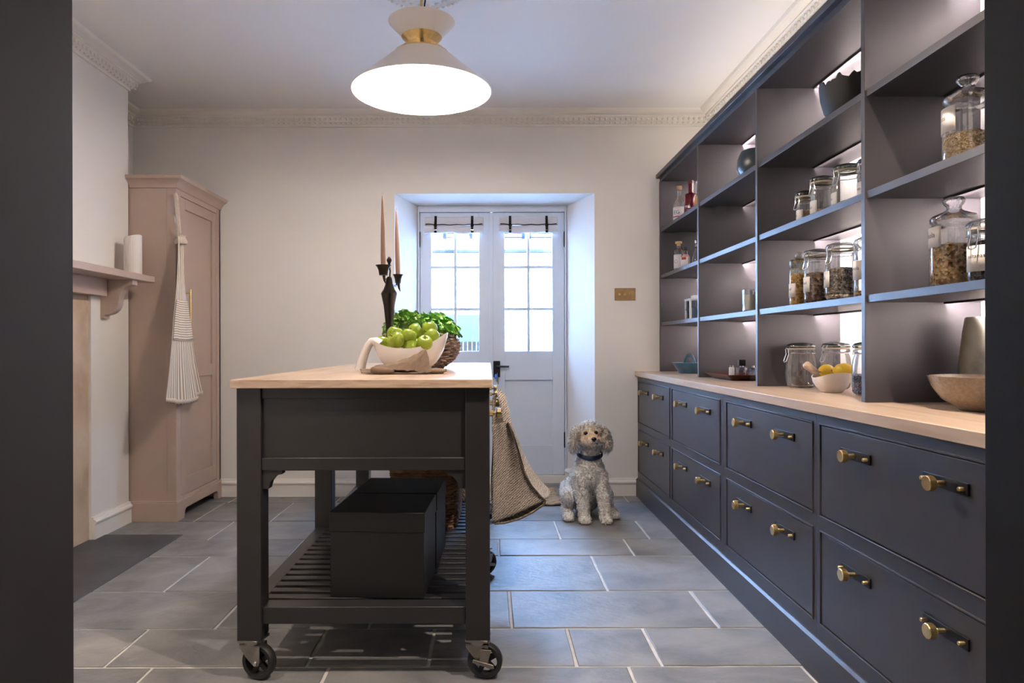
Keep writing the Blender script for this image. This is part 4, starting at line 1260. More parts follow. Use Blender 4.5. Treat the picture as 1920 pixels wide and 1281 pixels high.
# drawers on the right hand side with brass knobs
for (ya, yb) in ((2.240, 2.682), (2.688, 3.126), (3.210, 3.652), (3.658, 4.096)):
    d = ibox(MB(), -0.02, -0.003, ya, yb, 0.705, 0.912).build('drawer', ISL, isl, bevel=0.0015)
    yc = (ya + yb) / 2
    ibox(MB(), -0.003, 0.003, yc - 0.078, yc + 0.078, 0.796, 0.823).build('backplate', BLACKM, d)
    k = MB().lathe([(0, 0), (0.0065, 0), (0.0065, 0.018), (0.0045, 0.020), (0.0045, 0.024), (0.015, 0.025), (0.017, 0.027), (0.017, 0.041), (0.0155, 0.0425), (0, 0.042)], 28, (0.003 - IO.x, yc - IO.y, 0.81), 'x')
    k.build('knob', BRASS, d, smooth=40)
    for s in (-1, 1):
        MB().lathe([(0, 0), (0.005, 0), (0.005, 0.012), (0, 0.013)], 12, (0.003 - IO.x, yc + s * 0.066 - IO.y, 0.81), 'x').build('peg', BRASS, d)
# casters
RUBBER = mat('black_rubber', (0.012, 0.012, 0.013), 0.55)


def caster(x, y, rz, brake):
    c = MB()
    c.box(-0.036, 0.036, -0.036, 0.036, 0.122, 0.130)
    c.lathe([(0, 0.108), (0.028, 0.108), (0.030, 0.116), (0.030, 0.122), (0, 0.122)], 24)
    # wheel axis along local y; trailing offset along local +x
    ox, r = 0.022, 0.055
    for s in (-1, 1):
        ysd = 0.021 * s
        c.prism([(-0.036, 0.112), (0.036, 0.112), (ox + 0.014, 0.060), (ox + 0.010, 0.048), (ox, 0.044), (ox - 0.010, 0.048), (-0.012, 0.070), (-0.036, 0.100)], 'y', ysd - 0.0015, ysd + 0.0015)
    c.box(-0.036, 0.036, -0.0225, 0.0225, 0.106, 0.112)
    o = c.build('caster', STEEL, isl, bevel=0.0008, loc=(x - IO.x, y - IO.y, 0))
    o.rotation_euler = (0, 0, rz)
    w = MB()
    w.lathe([(0.040, -0.015), (0.051, -0.016), (0.055, -0.010), (0.055, 0.010), (0.051, 0.016), (0.040, 0.015), (0.040, -0.015)], 44, (ox, 0, r), 'y')
    w.lathe([(0, -0.018), (0.014, -0.018), (0.014, 0.018), (0, 0.018)], 20, (ox, 0, r), 'y')
    for q in range(5):
        a = 2 * PI * q / 5 + 0.5
        w.prism([(ox + 0.010 * cos(a + 1.1), r + 0.010 * sin(a + 1.1)), (ox + 0.043 * cos(a + 0.16), r + 0.043 * sin(a + 0.16)), (ox + 0.043 * cos(a - 0.16), r + 0.043 * sin(a - 0.16)), (ox + 0.010 * cos(a - 1.1), r + 0.010 * sin(a - 1.1))], 'y', -0.006, 0.006)
    w.build('wheel', RUBBER, o, smooth=40)
    MB().lathe([(0, -0.028), (0.006, -0.028), (0.007, -0.024), (0.007, -0.022), (0.0, -0.022)], 8, (ox, 0, r), 'y').lathe([(0, 0.022), (0.007, 0.022), (0.007, 0.027), (0, 0.028)], 8, (ox, 0, r), 'y').build('axle_bolt', CHROME, o)
    if brake:
        p = MB().prism([(0.008, 0.060), (0.036, 0.060), (0.046, 0.098), (0.014, 0.100)], 'y', -0.030, -0.026)
        p.prism([(-0.014, 0.058), (-0.010, 0.068), (0.054, 0.054), (0.056, 0.044), (0.046, 0.042)], 'y', -0.034, -0.029)
        p.build('brake_lever', STEEL, o, bevel=0.001)


for ly in LEGY:
    caster(-0.748, ly + 0.038, -0.25, False)
    caster(-0.035, ly + 0.038, -0.15 if ly < 3 else 0.6, True)

# ---- black lidded boxes on the slatted shelf
BOXM = mat('black_card', (0.003, 0.003, 0.0034), 0.45, var=0.15, nscale=20, bump=0.05, bscale=300)
for (yc, xc, lb) in ((2.385, -0.355, 'nearest black lidded storage box on the slatted shelf'), (2.683, -0.337, 'second black lidded storage box behind the first on the slatted shelf')):
    bx_ = thing('storage_box', lb, 'storage box', (xc, yc, 0.2325), -0.055, 'black lidded boxes')
    MB().box(-0.153, 0.153, -0.140, 0.140, 0, 0.272).build('body', BOXM, bx_, bevel=0.002)
    MB().box(-0.156, 0.156, -0.143, 0.143, 0.214, 0.278).build('lid', BOXM, bx_, bevel=0.002)

# ---- wicker baskets behind the boxes
WICK = mat_ramp('brown_wicker', [(0.25, (0.10, 0.045, 0.02)), (0.5, (0.22, 0.11, 0.05)), (0.8, (0.36, 0.20, 0.10))], 0.6, 30, 4, bump=0.2, bscale=120)


def wicker_box(lb, xc, yc, wx, wy, h):
    k = thing('wicker_basket', lb, 'basket', (xc, yc, 0.2325), -0.03, 'rectangular wicker baskets')
    W = MB()

    def ring(t, s):
        # rounded rectangle perimeter, s grows upwards
        e = 1 + 0.10 * s
        a, b_, r = wx * e, wy * e, 0.03
        per = 2 * (a + b_) * 2
        t = t * 4
        side = int(t) % 4
        f = t - int(t)
        L = [((a, -b_), (a, b_)), ((a, b_), (-a, b_)), ((-a, b_), (-a, -b_)), ((-a, -b_), (a, -b_))][side]
        x, y = L[0][0] + (L[1][0] - L[0][0]) * f, L[0][1] + (L[1][1] - L[0][1]) * f
        q = 8.0
        n = (abs(x / a) ** q + abs(y / b_) ** q) ** (1 / q)
        return x / n, y / n
    nr = 22
    for i in range(nr):
        s = i / (nr - 1)
        z = 0.008 + s * (h - 0.014)
        pts = []
        for q in range(96):
            x, y = ring(q / 96, s)
            o = 1 + 0.018 * (1 if (q // 2 + i) % 2 else -1)
            pts.append((x * o, y * o, z))
        W.tube(pts, 0.0068, 5, True)
    W.build('weave', WICK, k, smooth=180, kind='stuff')
    R = MB()
    for dz in (0, 0.012):
        R.tube([(ring(q / 60, 1.05)[0], ring(q / 60, 1.05)[1], h + dz + 0.003 * sin(q * 2.1)) for q in range(60)], 0.0095, 7, True)
    R.build('rim', WICK, k, smooth=180)
    S = MB()
    for q in range(32):
        x0, y0 = ring(q / 32, 0)
        x1, y1 = ring(q / 32, 1)
        S.tube([(x0, y0, 0.0), (x1, y1, h)], 0.005, 5)
    S.box(-wx + 0.005, wx - 0.005, -wy + 0.005, wy - 0.005, 0.0, 0.008)
    S.build('stakes', WICK, k, kind='stuff')
    return k


wicker_box('brown wicker basket just behind the black boxes on the slatted shelf', -0.285, 3.29, 0.140, 0.190, 0.26)
wicker_box('farther brown wicker basket at the back of the slatted shelf', -0.270, 3.80, 0.140, 0.190, 0.25)

# ================================================================== THINGS ON THE ISLAND TOP
IT = 0.9465
# ---- white boat-shaped bowl with a curved handle foot
BX, BY = -0.318, 2.79
bw = thing('boat_bowl', 'white glazed boat-shaped fruit bowl with a curved handle foot', 'bowl', (BX, BY, IT))


def bowl_surf(u, v, off=0.0):
    a = 2 * PI * u
    # v 0 bottom .. 1 rim
    rx = 0.142 - off
    ry = 0.108 - off
    s = min(1, 0.30 + 0.70 * math.sin(v * PI / 2) ** 0.9) if v > 0 else 0.0
    c_, s_ = cos(a), sin(a)
    rim = 0.097 + 0.060 * max(0, c_) ** 2 + 0.030 * max(0, -c_) ** 2.5 - 0.004 * abs(s_)
    z = off * 0.9 + (rim - off * 0.3 - off * 0.9) * (1 - cos(v * PI / 2)) ** 0.85
    return (rx * s * c_ + 0.012 * c_ * v * (c_ > 0), ry * s * s_, z)


bm_ = MB()
nu, nv = 56, 14
vs, fs = [], []
for i in range(nu):
    for j in range(nv):
        vs.append(bowl_surf(i / nu, j / (nv - 1)))
for i in range(nu):
    for j in range(nv):
        vs.append(bowl_surf(i / nu, j / (nv - 1), 0.005))
K = nu * nv
for i in range(nu):
    i2 = (i + 1) % nu
    for j in range(nv - 1):
        fs.append((i * nv + j, i2 * nv + j, i2 * nv + j + 1, i * nv + j + 1))
        fs.append((K + i * nv + j, K + i * nv + j + 1, K + i2 * nv + j + 1, K + i2 * nv + j))
    fs.append((i * nv + nv - 1, i2 * nv + nv - 1, K + i2 * nv + nv - 1, K + i * nv + nv - 1))
bm_.add(vs, fs)
bm_.build('bowl', CERAM, bw, smooth=60)
hp = [(-0.118, 0, 0.108), (-0.136, 0, 0.120), (-0.152, 0, 0.120), (-0.166, 0, 0.106), (-0.180, 0, 0.076), (-0.192, 0, 0.040), (-0.199, 0, 0.008)]
MB().tube(hp, [0.036, 0.030, 0.025, 0.024, 0.026, 0.029, 0.032], 20, flat=(1.0, 0.66)).build('handle_foot', CERAM, bw, smooth=60)
# ---- apples
APPLE = mat_ramp('green_apple_skin', [(0.3, (0.20, 0.30, 0.018)), (0.55, (0.32, 0.42, 0.03)), (0.8, (0.42, 0.50, 0.06))], 0.22, 9, 5, bump=0.03, bscale=120)
STEM = mat('apple_stem', (0.10, 0.055, 0.02), 0.8)
apl = [(740.5, 626.4, 2.80, 0.2, 'green apple at the upper left of the white bowl'), (743.5, 638.5, 2.715, 0.9, 'green apple at the lower left front of the white bowl'),
       (766, 631, 2.745, -0.5, 'large green apple in the middle front of the pile'), (779, 621.5, 2.835, 0.3, 'green apple at the top middle of the pile showing its stem hollow'),
       (806, 617.5, 2.835, -0.3, 'topmost green apple at the right of the pile'), (809, 632, 2.775, 0.8, 'green apple at the right edge of the bowl'),
       (796.5, 643.5, 2.715, -0.8, 'green apple at the lower right front of the bowl'), (717, 645, 2.84, 0.4, 'green apple mostly hidden at the far left end of the bowl'),
       (783, 648, 2.80, 0.1, 'green apple buried in the middle of the pile'), (771, 653, 2.735, 0.5, 'green apple lowest in the bowl, just showing above the rim')]
ap_me = MB()


def apple_r(t):
    # polar profile with dimples top and bottom
    return 0.0330 * (1 - 0.42 * math.exp(-((t) / 0.42) ** 2) - 0.30 * math.exp(-((PI - t) / 0.35) ** 2) + 0.05 * cos(t))


ap_prof = [(0, -apple_r(PI))] + [(apple_r(PI - PI * k / 22) * sin(PI * k / 22), -apple_r(PI - PI * k / 22) * cos(PI * k / 22)) for k in range(1, 22)] + [(0, apple_r(0))]
proto = None
for (px, py, d, tilt, lb) in apl:
    x = (px - 916) * d / 1300
    z = 1.05 + (648 - py) * d / 1300
    if proto is None:
        a = thing('apple', lb, 'apple', (x, d, z), 0, 'green apples in the white bowl')
        MB().lathe(ap_prof, 28).build('fruit', APPLE, a, smooth=180)
        MB().tube([(0, 0, 0.014), (0.001, 0.001, 0.025), (0.004, 0.001, 0.036)], [0.0012, 0.0014, 0.002], 6).build('stem', STEM, a)
        proto = a
    else:
        a = dup(proto)
        a.location = (x, d, z)
        a['label'] = lb
    a.rotation_euler = (0.5 * tilt + (0.9 if 'hollow' in lb else 0.15), tilt * 0.7, tilt * 5)
    a.scale = (1.0 + 0.04 * tilt,) * 3

# ---- brown linen napkin heaped in front of the bowl
nk = thing('napkin', 'brown linen napkin folded in a heap before the white bowl', 'napkin', (-0.315, 2.56, IT))


def sheet(name, rows, ns=40, wob=0.002, seed=0):
    """cloth layer lofted through cross sections: each row is a list of (x, y, z) control points"""
    nr = len(rows)

    def fn(u, v):
        t = v * (nr - 1)
        i = min(int(t), nr - 2)
        f = t - i
        f = f * f * (3 - 2 * f)

        def at(row):
            s = u * (len(row) - 1)
            k = min(int(s), len(row) - 2)
            g = s - k
            p0, p1, p2, p3 = row[max(k - 1, 0)], row[k], row[k + 1], row[min(k + 2, len(row) - 1)]
            return [0.5 * (2 * b_ + (c_ - a_) * g + (2 * a_ - 5 * b_ + 4 * c_ - d_) * g * g + (3 * b_ - a_ - 3 * c_ + d_) * g ** 3) for a_, b_, c_, d_ in zip(p0, p1, p2, p3)]
        p, q = at(rows[i]), at(rows[i + 1])
        x, y, z = [m + (n_ - m) * f for m, n_ in zip(p, q)]
        z += wob * sin(u * 31 + v * 7 + seed) + wob * 0.7 * sin(u * 13 - v * 17 + seed)
        return (x, y, max(0.003, z))
    return MB().grid(fn, ns, 18).build(name, NAPK, nk, smooth=180, recalc=False, solid=0.0035)


# flat pad lying on the top, its front edge doubled
sheet('folded_pad', [[(-0.150, -0.030, 0.004), (-0.08, -0.052, 0.006), (0.0, -0.058, 0.006), (0.08, -0.05, 0.006), (0.150, -0.020, 0.004)],
                     [(-0.160, 0.0, 0.018), (-0.08, -0.02, 0.014), (0.0, -0.02, 0.014), (0.08, -0.02, 0.014), (0.160, 0.0, 0.016)],
                     [(-0.140, 0.05, 0.006), (-0.08, 0.06, 0.012), (0.0, 0.06, 0.012), (0.08, 0.06, 0.010), (0.140, 0.05, 0.005)]], wob=0.0015)
# long flap sweeping up from lower left to a peak on the right
sheet('raised_fold', [[(-0.105, -0.050, 0.020), (-0.04, -0.060, 0.016), (0.02, -0.064, 0.014), (0.045, -0.060, 0.014)],
                      [(-0.100, -0.036, 0.030), (-0.03, -0.044, 0.034), (0.035, -0.046, 0.044), (0.070, -0.040, 0.062)],
                      [(-0.085, -0.005, 0.030), (-0.02, -0.012, 0.046), (0.045, -0.015, 0.070), (0.083, -0.010, 0.092)],
                      [(-0.070, 0.035, 0.016), (-0.01, 0.03, 0.028), (0.05, 0.03, 0.050), (0.088, 0.025, 0.070)]], 44, 0.0012, 2)
# right hand side of the peak falling away, in shade
sheet('falling_fold', [[(0.083, -0.012, 0.092), (0.094, -0.020, 0.060), (0.100, -0.030, 0.030), (0.118, -0.036, 0.010)],
                       [(0.070, -0.040, 0.060), (0.078, -0.050, 0.036), (0.082, -0.056, 0.018), (0.086, -0.060, 0.006)],
                       [(0.045, -0.060, 0.014), (0.052, -0.063, 0.012), (0.058, -0.064, 0.008), (0.062, -0.065, 0.005)]], 24, 0.0008, 4)
# rolled tuck on the left and loose corner on the right
MB().tube([(-0.110 + 0.085 * t, -0.052 - 0.010 * t, 0.016 - 0.004 * t) for t in np.linspace(0, 1, 12)], [0.010, 0.015, 0.0165, 0.0165, 0.016, 0.015, 0.014, 0.013, 0.011, 0.010, 0.008, 0.005], 14, flat=(1, 0.85)).build('rolled_tuck', NAPK, nk, smooth=180)
MB().tube([(0.095 + 0.065 * t, -0.030 + 0.020 * t, 0.011) for t in np.linspace(0, 1, 10)], [0.006, 0.014, 0.017, 0.018, 0.018, 0.017, 0.015, 0.012, 0.008, 0.003], 14, flat=(1.2, 0.6)).build('loose_corner', NAPK, nk, smooth=180)

# ---- candlestick and candles
CSX, CSY = -0.424, 2.965
cs = thing('candlestick', 'dark bronze two-armed sculptural candlestick on the island', 'candlestick', (CSX, CSY, IT))
BRZ = mat('dark_bronze', (0.030, 0.024, 0.021), 0.28, 0.7, var=0.15, nscale=20)
zz = lambda z: z - IT
MB().lathe([(0, 0), (0.052, 0), (0.054, 0.005), (0.030, 0.014), (0.014, 0.024), (0.0125, 0.06), (0.0135, zz(1.09)), (0.017, zz(1.15)), (0.024, zz(1.22)), (0.035, zz(1.272)), (0.034, zz(1.276)), (0.024, zz(1.292)), (0.016, zz(1.315)), (0.0125, zz(1.336)), (0.008, zz(1.345)), (0, zz(1.346))], 36).build('stem', BRZ, cs, smooth=50)
MB().lathe([(0, zz(1.388)), (0.003, zz(1.390)), (0.006, zz(1.402)), (0.0115, zz(1.414)), (0.010, zz(1.420)), (0.004, zz(1.430)), (0, zz(1.433))], 20).tube([(0.002, 0, zz(1.34)), (0.004, 0, zz(1.37)), (0.0, 0, zz(1.392))], 0.0035, 8).build('finial', BRZ, cs, smooth=60)


def cup(dx, dy, ztop, hh, R):
    c = MB().lathe([(0, zz(ztop) - hh), (R * 0.52, zz(ztop) - hh), (R * 0.62, zz(ztop) - hh * 0.5), (R * 0.78, zz(ztop) - hh * 0.2), (R, zz(ztop)), (R * 0.93, zz(ztop)), (R * 0.62, zz(ztop) - hh * 0.25), (R * 0.36, zz(ztop) - hh * 0.35), (0, zz(ztop) - hh * 0.35)], 28, (dx, dy, 0))
    c.tube([(dx + 0.002, dy, zz(ztop) - hh), (dx + 0.005, dy, zz(ztop) - hh - 0.022), (dx + 0.010, dy, zz(ztop) - hh - 0.036)], [0.007, 0.005, 0.0015], 8)
    c.tube([(dx, dy, zz(ztop) - hh * 0.7), (dx * 0.75, dy * 0.75, zz(ztop) - hh * 1.4), (dx * 0.4, dy * 0.4, zz(ztop) - hh * 1.3), (0.0, 0.0, zz(1.335))], [0.005, 0.005, 0.004, 0.006], 8)
    c.build('candle_cup', BRZ, cs, smooth=50)


cup(-0.022, -0.02, 1.392, 0.043, 0.034)
cup(0.018, 0.15, 1.370, 0.040, 0.024)
WAX = mat('dusky_pink_wax', (0.42, 0.26, 0.19), 0.45, var=0.04)


def taper(lb, x, y, z0, ln_, lean):
    t = thing('taper_candle', lb, 'candle', (x, y, z0), 0, 'taper candles')
    t.rotation_euler = (0, lean, 0)
    MB().lathe([(0, 0), (0.0105, 0), (0.011, 0.06), (0.009, ln_ * 0.55), (0.005, ln_ * 0.88), (0.0022, ln_ - 0.006), (0, ln_)], 20).build('wax', WAX, t, smooth=60)
    MB().tube([(0, 0, ln_ - 0.004), (0.001, 0, ln_ + 0.010)], 0.001, 5).build('wick', mat('pale_wick', (0.6, 0.55, 0.5), 0.9), t)


taper('taller dusky pink taper candle in the left cup', CSX - 0.022, CSY - 0.02, 1.378, 0.315, -0.01)
taper('shorter dusky pink taper candle in the right cup', CSX + 0.018, CSY + 0.15, 1.358, 0.300, -0.025)

# ---- round wicker basket with herbs and lettuce
WK2 = mat_ramp('grey_brown_willow', [(0.25, (0.07, 0.042, 0.028)), (0.5, (0.20, 0.13, 0.09)), (0.8, (0.42, 0.31, 0.23))], 0.55, 40, 4, bump=0.2, bscale=150)
HX, HY = -0.312, 3.13
hb = thing('round_basket', 'round willow basket of greens behind the fruit bowl', 'basket', (HX, HY, IT))
W = MB()
NB = 17


def bas_r(s):
    return 0.075 + 0.098 * math.sin(PI * (0.06 + 0.66 * s)) ** 0.75


for i in range(NB):
    s = i / (NB - 1)
    z = 0.006 + 0.135 * s
    npt = 88
    ph = random.random()
    W.tube([((bas_r(s) + 0.0065 * (1 if (q // 4 + i) % 2 else -1)) * cos(2 * PI * q / npt), (bas_r(s) + 0.0065 * (1 if (q // 4 + i) % 2 else -1)) * sin(2 * PI * q / npt), z + 0.002 * sin(q * 0.8 + i)) for q in range(npt)], 0.0055, 6, True)
W.build('weave', WK2, hb, smooth=180, kind='stuff')
S = MB()
for q in range(22):
    a = 2 * PI * q / 22
    S.tube([((bas_r(s)) * cos(a), bas_r(s) * sin(a), 0.004 + 0.14 * s) for s in np.linspace(0, 1, 7)], 0.0042, 5)
    for k in range(1, 9):       # trimmed willow ends sticking out
        s = k / 9 + 0.03 * (q % 2)
        r = bas_r(s)
        a2 = a + 0.14 * k
        S.tube([(r * cos(a2), r * sin(a2), 0.006 + 0.135 * s), ((r + 0.013) * cos(a2 + 0.05), (r + 0.013) * sin(a2 + 0.05), 0.010 + 0.135 * s)], 0.0042, 5)
S.lathe([(0, 0.001), (0.08, 0.001), (0.08, 0.006), (0, 0.006)], 30)
S.build('stakes', WK2, hb, smooth=60, kind='stuff')
MB().tube([(bas_r(1) * cos(a), bas_r(1) * sin(a), 0.147 + 0.003 * sin(a * 20)) for a in np.linspace(0, 2 * PI, 81)[:-1]], 0.009, 8, True).build('rim', WK2, hb, smooth=180)


def leaf_mat(name, c1, c2):
    m = mat_ramp(name, [(0.3, c1), (0.7, c2)], 0.45, 40, 3, bump=0.1, bscale=200)
    b = m.node_tree.nodes['Principled BSDF']
    b.inputs['Subsurface Weight'].default_value = 0.15
    b.inputs['Subsurface Radius'].default_value = (0.004, 0.008, 0.002)
    return m


def leaves(label, cat, name, base, n, spread, height, size, m, ms, curl=0.4, lobes=5, dirbias=(0, 0)):
    o = thing(name, label, cat, base)
    L = MB()
    St = MB()
    for i in range(n):
        az = random.uniform(0, 2 * PI)
        rr = math.sqrt(random.random())
        x, y = spread[0] * rr * cos(az), spread[1] * rr * sin(az)
        z = height * (1 - 0.55 * rr * rr) * random.uniform(0.55, 1.05)
        if i % 5 == 0:
            St.tube([(x * 0.3, y * 0.3, 0), (x * 0.7, y * 0.7, z * 0.6), (x, y, z)], 0.0016, 4)
        out = Vector((x * 3 + dirbias[0] + random.gauss(0, 0.1), y * 3 + dirbias[1] + random.gauss(0, 0.1), 0.22 + random.gauss(0, 0.15))).normalized()
        side = out.cross(Vector((random.gauss(0, 1), random.gauss(0, 1), random.gauss(0, 1)))).normalized()
        nr = out.cross(side)
        s = size * random.uniform(0.6, 1.25)
        # lobed leaf: centre line points plus side lobes
        prof = [(0, 0.06), (0.22, 0.40), (0.34, 0.22), (0.55, 0.48), (0.66, 0.22), (0.82, 0.26), (1.0, 0.0)]
        c0 = Vector((x, y, z))
        mid, lf_, rt = [], [], []
        for t, w in prof:
            bend = -curl * s * t * t
            p = c0 + out * (s * t) + Vector((0, 0, bend))
            cup_ = nr * (s * w * 0.35)
            mid.append(p)
            lf_.append(p + side * s * w + cup_)
            rt.append(p - side * s * w + cup_)
        m_n = len(prof)
        vs = mid + lf_ + rt
        fs = []
        for k in range(m_n - 1):
            fs.append((k, k + 1, m_n + k + 1, m_n + k))
            fs.append((k, 2 * m_n + k, 2 * m_n + k + 1, k + 1))
        L.add(vs, fs)
    L.build('leaf_mass', m, o, smooth=180, kind='stuff', recalc=False)
    St.build('stalks', ms, o, kind='stuff')
    return o


PARS = leaf_mat('parsley_green', (0.10, 0.25, 0.03), (0.28, 0.47, 0.10))
LETT = leaf_mat('lettuce_green', (0.09, 0.32, 0.03), (0.27, 0.58, 0.09))
HYDR = leaf_mat('pale_floret_green', (0.24, 0.30, 0.08), (0.46, 0.50, 0.20))
leaves('bushy dark green parsley at the left of the willow basket', 'herbs', 'parsley_bunch', (HX - 0.055, HY - 0.01, IT + 0.13), 620, (0.095, 0.09), 0.125, 0.027, PARS, LETT)
leaves('broad bright green celery leaves at the right of the willow basket', 'herbs', 'celery_bunch', (HX + 0.055, HY + 0.0, IT + 0.125), 330, (0.105, 0.085), 0.115, 0.040, LETT, LETT, 0.5, dirbias=(0.35, -0.1))
leaves('pale green floret head between the candlestick and the apples', 'herbs', 'green_floret', (HX - 0.052, HY - 0.088, IT + 0.125), 300, (0.042, 0.035), 0.075, 0.011, HYDR, LETT)

# ================================================================== JUTE BAG ON THE ISLAND'S SIDE
JUTE = bpy.data.materials.new('coarse_jute')
nt, N, L, b = nodes_of(JUTE)
b.inputs['Roughness'].default_value = 0.9
b.inputs['Specular IOR Level'].default_value = 0.15
tc = N.new('ShaderNodeTexCoord')
mp = N.new('ShaderNodeMapping')
mp.inputs['Rotation'].default_value = (0, 0.75, 0)
L.new(tc.outputs['Object'], mp.inputs[0])
wv = N.new('ShaderNodeTexWave')
wv.bands_direction = 'Z'
wv.inputs['Scale'].default_value = 42
wv.inputs['Distortion'].default_value = 5.0
wv.inputs['Detail'].default_value = 4
wv.inputs['Detail Scale'].default_value = 3
L.new(mp.outputs[0], wv.inputs['Vector'])
rp = N.new('ShaderNodeValToRGB')
rp.color_ramp.elements[0].color = (0.19, 0.15, 0.12, 1)
rp.color_ramp.elements[1].color = (0.54, 0.48, 0.43, 1)
L.new(wv.outputs['Fac'], rp.inputs[0])
L.new(rp.outputs[0], b.inputs['Base Color'])
bp = N.new('ShaderNodeBump')
bp.inputs['Strength'].default_value = 0.6
bp.inputs['Distance'].default_value = 0.006
L.new(wv.outputs['Fac'], bp.inputs['Height'])
L.new(bp.outputs[0], b.inputs['Normal'])

bag = thing('jute_bag', 'coarse jute tote bag hanging from the brass knobs on the island side', 'bag', (0.01, 2.95, 0.30))
GO = Vector((0.01, 2.95, 0.30))
GY0, GY1 = 2.76, 3.16
# outer outline of the gusset in x,z (front panel edge), and inner edge near the island
outl = [(0.076, 0.745), (0.092, 0.70), (0.108, 0.645), (0.126, 0.585), (0.145, 0.535), (0.172, 0.49), (0.205, 0.452), (0.226, 0.432)]
low = [(0.222, 0.418), (0.175, 0.385), (0.12, 0.358), (0.06, 0.342), (0.022, 0.340)]


def interp(P, t):
    t = t * (len(P) - 1)
    i = min(int(t), len(P) - 2)
    f = t - i
    return (P[i][0] + (P[i + 1][0] - P[i][0]) * f, P[i][1] + (P[i + 1][1] - P[i][1]) * f)


def front_pt(u, v):
    # u down the front panel, v along the island (0 near camera)
    x, z = interp(outl, u)
    y = GY0 + (GY1 - GY0) * v
    sag = sin(PI * v)
    x += 0.020 * sag * (0.4 + u) + 0.008 * sin(v * 9 + u * 5)
    z += -0.012 * sag * (1 - u) + 0.006 * sin(v * 11 + 2)
    return (x - GO.x, y - GO.y, z - GO.z)


def gusset_pt(u, v, y=GY0, s=1):
    # u down, v from island (0) to the front seam (1): belly inwards along the middle
    xo, zo = interp(outl, u)
    xi, zi = 0.018 + 0.004 * sin(u * 6), 0.735 - 0.395 * u
    x = xi + (xo - xi) * v
    z = zi + (zo - zi) * v
    dy = 0.028 * sin(PI * v) * sin(PI * min(1, u * 1.0 + 0.05)) + 0.006 * sin(v * 9 + u * 7)
    return (x - GO.x, y - s * dy * (0.8 if s < 0 else -0.9) - GO.y, z - GO.z)


def bottom_pt(u, v):
    x, z = interp([outl[-1]] + low, u)
    y = GY0 + (GY1 - GY0) * v
    return (x - GO.x, y - GO.y + 0.004 * sin(u * 9), z - GO.z - 0.012 * sin(PI * v) * sin(PI * u))


MB().grid(front_pt, 24, 20).build('front_panel', JUTE, bag, smooth=180, recalc=False, solid=0.004)
MB().grid(lambda u, v: gusset_pt(u, v), 26, 22).build('gusset', JUTE, bag, smooth=180, recalc=False, solid=0.004)
MB().grid(lambda u, v: gusset_pt(u, v, GY1, -1), 20, 14).build('gusset', JUTE, bag, smooth=180, recalc=False, solid=0.004)
MB().grid(bottom_pt, 20, 14).build('bottom', JUTE, bag, smooth=180, recalc=False, solid=0.004)
MB().grid(lambda u, v: (0.016 + 0.004 * sin(u * 6) - GO.x, GY0 + (GY1 - GY0) * v - GO.y, 0.735 - 0.395 * u - GO.z), 12, 10).build('back_panel', JUTE, bag, smooth=180, recalc=False, solid=0.004)
SEAM = mat('dark_jute_seam', (0.09, 0.065, 0.045), 0.9)
MB().tube([(interp(outl, t)[0] - GO.x, GY0 - 0.004 - GO.y, interp(outl, t)[1] - GO.z) for t in np.linspace(0, 1, 22)], 0.003, 7).build('seam', SEAM, bag)
MB().tube([(interp([outl[-1]] + low, t)[0] - GO.x, GY0 - 0.004 - GO.y, interp([outl[-1]] + low, t)[1] - GO.z) for t in np.linspace(0, 1, 16)], 0.003, 7).build('seam', SEAM, bag)
sm = MB()
sm.tube([(0.084 - GO.x, GY0 + 0.06 - GO.y, 0.70 - GO.z), (0.066 - GO.x, GY0 + 0.09 - GO.y, 0.79 - GO.z), (0.052 - GO.x, GY0 + 0.14 - GO.y, 0.842 - GO.z), (0.036 - GO.x, GY0 + 0.145 - GO.y, 0.848 - GO.z), (0.022 - GO.x, GY0 + 0.145 - GO.y, 0.83 - GO.z), (0.020 - GO.x, GY0 + 0.10 - GO.y, 0.76 - GO.z), (0.020 - GO.x, GY0 + 0.06 - GO.y, 0.70 - GO.z)], 0.017, 10, flat=(0.35, 1))
sm.tube([(0.088 - GO.x, GY1 - 0.06 - GO.y, 0.69 - GO.z), (0.070 - GO.x, GY1 - 0.12 - GO.y, 0.79 - GO.z), (0.050 - GO.x, GY0 + 0.165 - GO.y, 0.848 - GO.z), (0.034 - GO.x, GY0 + 0.165 - GO.y, 0.850 - GO.z)], 0.017, 10, flat=(0.35, 1))
sm.build('handle', JUTE, bag, smooth=60)

# ---- jute doormat
MATJ = mat_ramp('plaited_jute', [(0.25, (0.20, 0.13, 0.07)), (0.5, (0.38, 0.27, 0.16)), (0.8, (0.52, 0.40, 0.27))], 0.95, 30, 4, (0.6, 3, 3), 0.8, 60, dist=0.008)
dmt = thing('doormat', 'plaited natural jute doormat on the floor before the glazed doors', 'doormat', (0.06, 4.80, 0.0))
for i in range(11):
    y = -0.245 + 0.049 * i
    MB().tube([(-0.42 + 0.84 * t, y + 0.004 * sin(t * 40 + i), 0.0095 + 0.002 * sin(t * 60 + i * 2)) for t in np.linspace(0, 1, 40)], 0.024, 8, flat=(1.0, 0.36)).build('plait', MATJ, dmt, smooth=180)

# ================================================================== DOG
DX, DY = 0.598, 4.12
dog = MB()


